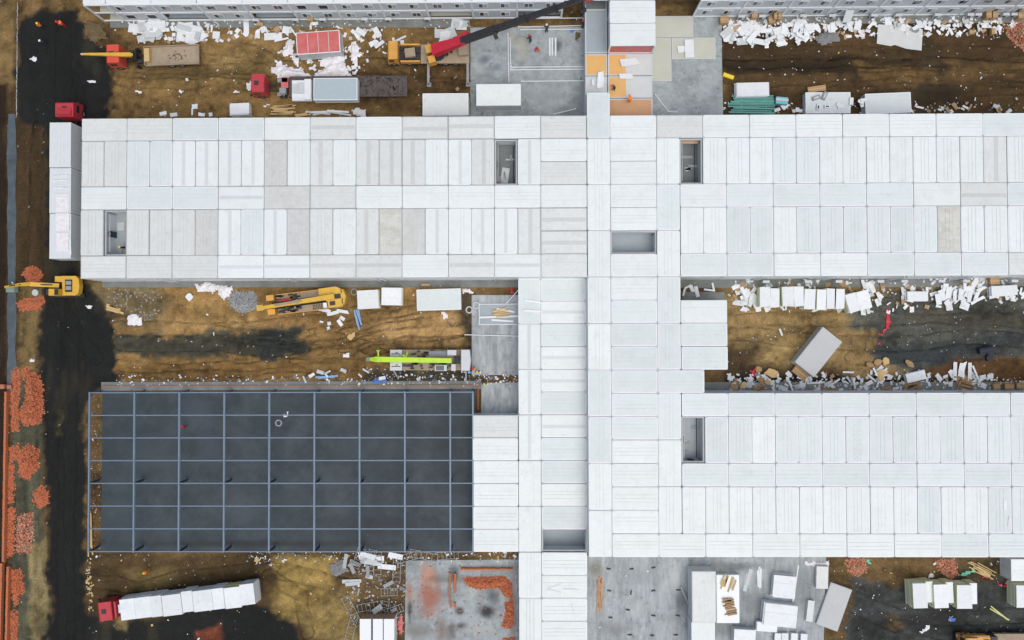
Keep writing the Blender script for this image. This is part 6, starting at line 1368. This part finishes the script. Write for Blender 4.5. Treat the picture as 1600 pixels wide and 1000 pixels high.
person(286, 669, .12, 0, 'hatr', 'red', False, 'worker in dark red under the blue frame', 1)
person(911, 41, .12, 0, 'hatr', 'cloth', False, 'worker in dark red by the upper slab pipes near the deck', 1)

# ------------------------------------------------------------------ small litter, uncountable
def litter(label, polys, n_, seed, mats=('panel', 'foam', 'rubble', 'wood', 'card'), size=(.08, .4), z=.05):
    r = random.Random(seed); b = MB(); dense = any(w_ in label for w_ in ('along', 'dense', 'rubble', 'junk', 'stones', 'brick')); n = int(n_*(.7 if dense else .38)); size = (size[0]*.8, size[1]*(.75 if dense else .6))
    for poly in polys:
        xs = [p[0] for p in poly]; ys = [p[1] for p in poly]; k = 0; tr_ = 0
        while k < n and tr_ < n*6:
            tr_ += 1; x, y = r.uniform(min(xs), max(xs)), r.uniform(min(ys), max(ys))
            if sdf(np.array([x]), np.array([y]), poly)[0] > 0: continue
            c = W(x, y, z); l = r.uniform(*size)*(2.2 if r.random() < .06 else 1); mi = 0 if r.random() < .3 else r.randrange(len(mats)); k += 1
            b.box((c.x, c.y, z+r.random()*.08), (l, l*r.uniform(.25, .9), .05), 0, mi, Euler((r.gauss(0, .2), r.gauss(0, .2), r.uniform(0, 3))).to_matrix())
    tag(b.build('litter', [M[m] for m in mats]), label, 'litter', kind='stuff')
litter('small white scraps strewn over the top left yard', [rect(175, 36, 735, 182)], 260, 1)
litter('small scraps along the top left facade', [rect(180, 30, 735, 48)], 200, 2)
litter('small scraps strewn over the upper right yard', [rect(1130, 30, 1610, 176)], 420, 3, ('panel', 'rubble', 'card', 'wood', 'rubble'))
litter('small scraps along the upper right facade', [rect(1130, 28, 1610, 60)], 330, 4)
litter('small scraps along the north edge of the upper right wing', [rect(1130, 160, 1610, 177)], 200, 5)
litter('small scraps strewn over the middle left yard', [rect(160, 445, 740, 600)], 240, 6)
litter('rubble and scraps along the dark slab north edge', [rect(180, 586, 815, 603)], 420, 7, ('panel', 'rubble', 'rubble', 'foam', 'rubble'))
litter('rubble strewn between the slabs below the lime crane', [rect(570, 575, 815, 600)], 260, 8, ('panel', 'rubble', 'rubble', 'foam', 'lblue'))
litter('small scraps strewn over the right middle yard', [rect(1137, 440, 1610, 600)], 380, 9, ('panel', 'rubble', 'foam', 'lblue', 'card'), (.06, .3))
litter('dense scraps along the lower right wing', [rect(1137, 590, 1610, 611)], 520, 10, ('panel', 'card', 'wood', 'rubble', 'foam'))
litter('scraps along the upper right wing foot', [rect(1065, 438, 1610, 470)], 200, 11)
litter('small scraps strewn over the bottom left yard', [rect(135, 866, 632, 1000)], 330, 12, ('panel', 'rubble', 'foam', 'wood', 'rubble'), (.06, .3))
litter('dense junk below the blue frame', [rect(380, 862, 815, 884)], 420, 13, ('panel', 'rubble', 'scaff', 'wood', 'foam'))
litter('grey junk around the scaffold frames', [rect(540, 880, 634, 975)], 300, 14, ('scaff', 'rubble', 'scaff', 'grey', 'panel'))
litter('small scraps strewn over the lower right yard', [rect(1290, 874, 1610, 1000)], 300, 15, ('panel', 'rubble', 'foam', 'wood', 'rubble'), (.06, .3))
litter('scraps on the streaked slab', [rect(920, 874, 1290, 1000)], 120, 16, ('panel', 'rubble', 'grey', 'panelg', 'rubble'), (.06, .3), .13)
litter('tools and scraps on the upper slab', [rect(740, 45, 915, 180)], 130, 17, ('grey', 'rubble', 'black', 'panelg', 'rubble'), (.06, .35), .13)
litter('broken bricks and stones in the west strip of the foundation', [rect(143, 614, 158, 860)], 170, 18, ('bricklow', 'rubble', 'panel', 'brick', 'rubble'), (.06, .25), .08)
litter('scraps on the black road verge', [rect(12, 150, 130, 600), rect(10, 600, 80, 1000)], 90, 19, ('rubble', 'rubble', 'panel', 'bricklow', 'card'), (.06, .25))
litter('stones along the east kerb of the black road', [[(133, 870), (142, 870), (146, 955), (138, 958)]], 90, 20, ('wood', 'rubble', 'bed', 'wood', 'panel'), (.1, .45))
litter('brick rubble in the low brick yard', [rect(640, 880, 812, 1000)], 260, 21, ('bricklow', 'rubble', 'grey', 'brick', 'rubble'), (.06, .3), .13)
litter('twine of blue and white straps on the dark right yard', [rect(1400, 500, 1500, 540)], 70, 22, ('lblue', 'panel', 'lblue', 'blue', 'foam'), (.05, .3))
for lab, poly, n, sd in (('torn foam pieces round the red-topped module', [(400, 44), (460, 40), (580, 44), (650, 50), (650, 74), (580, 100), (545, 125), (420, 125), (440, 70)], 110, 60), ('torn foam pieces along the top right strip', [(1132, 30), (1600, 28), (1600, 52), (1440, 56), (1300, 60), (1200, 74), (1132, 66)], 170, 61), ('torn foam pieces along the upper edge of the right middle yard', [(1145, 438), (1600, 432), (1600, 470), (1480, 478), (1380, 490), (1150, 486)], 150, 62), ('torn foam pieces below the left panel heaps', [(208, 34), (400, 34), (400, 62), (300, 68), (210, 68)], 90, 63), ('torn foam pieces along the lower right wing', [(1137, 584), (1560, 580), (1560, 608), (1137, 610)], 100, 64)):
    litter(lab, [poly], int(n/.38), sd, ('panel', 'foam', 'panel', 'panelg', 'card'), (.3, 1.15), .10)
# rope of white stones along the far left track
b = MB()
for k in range(90):
    y = 5+k*2.0; c = W(27.5-.02*k+random.gauss(0, .3), y, .05); b.box((c.x, c.y, .06), (.07, random.uniform(.04, .17), .06), random.uniform(-.3, .3))
tag(b.build('white_rope_line', M['c']), 'thin white dashed line along the left side of the black road', 'line')
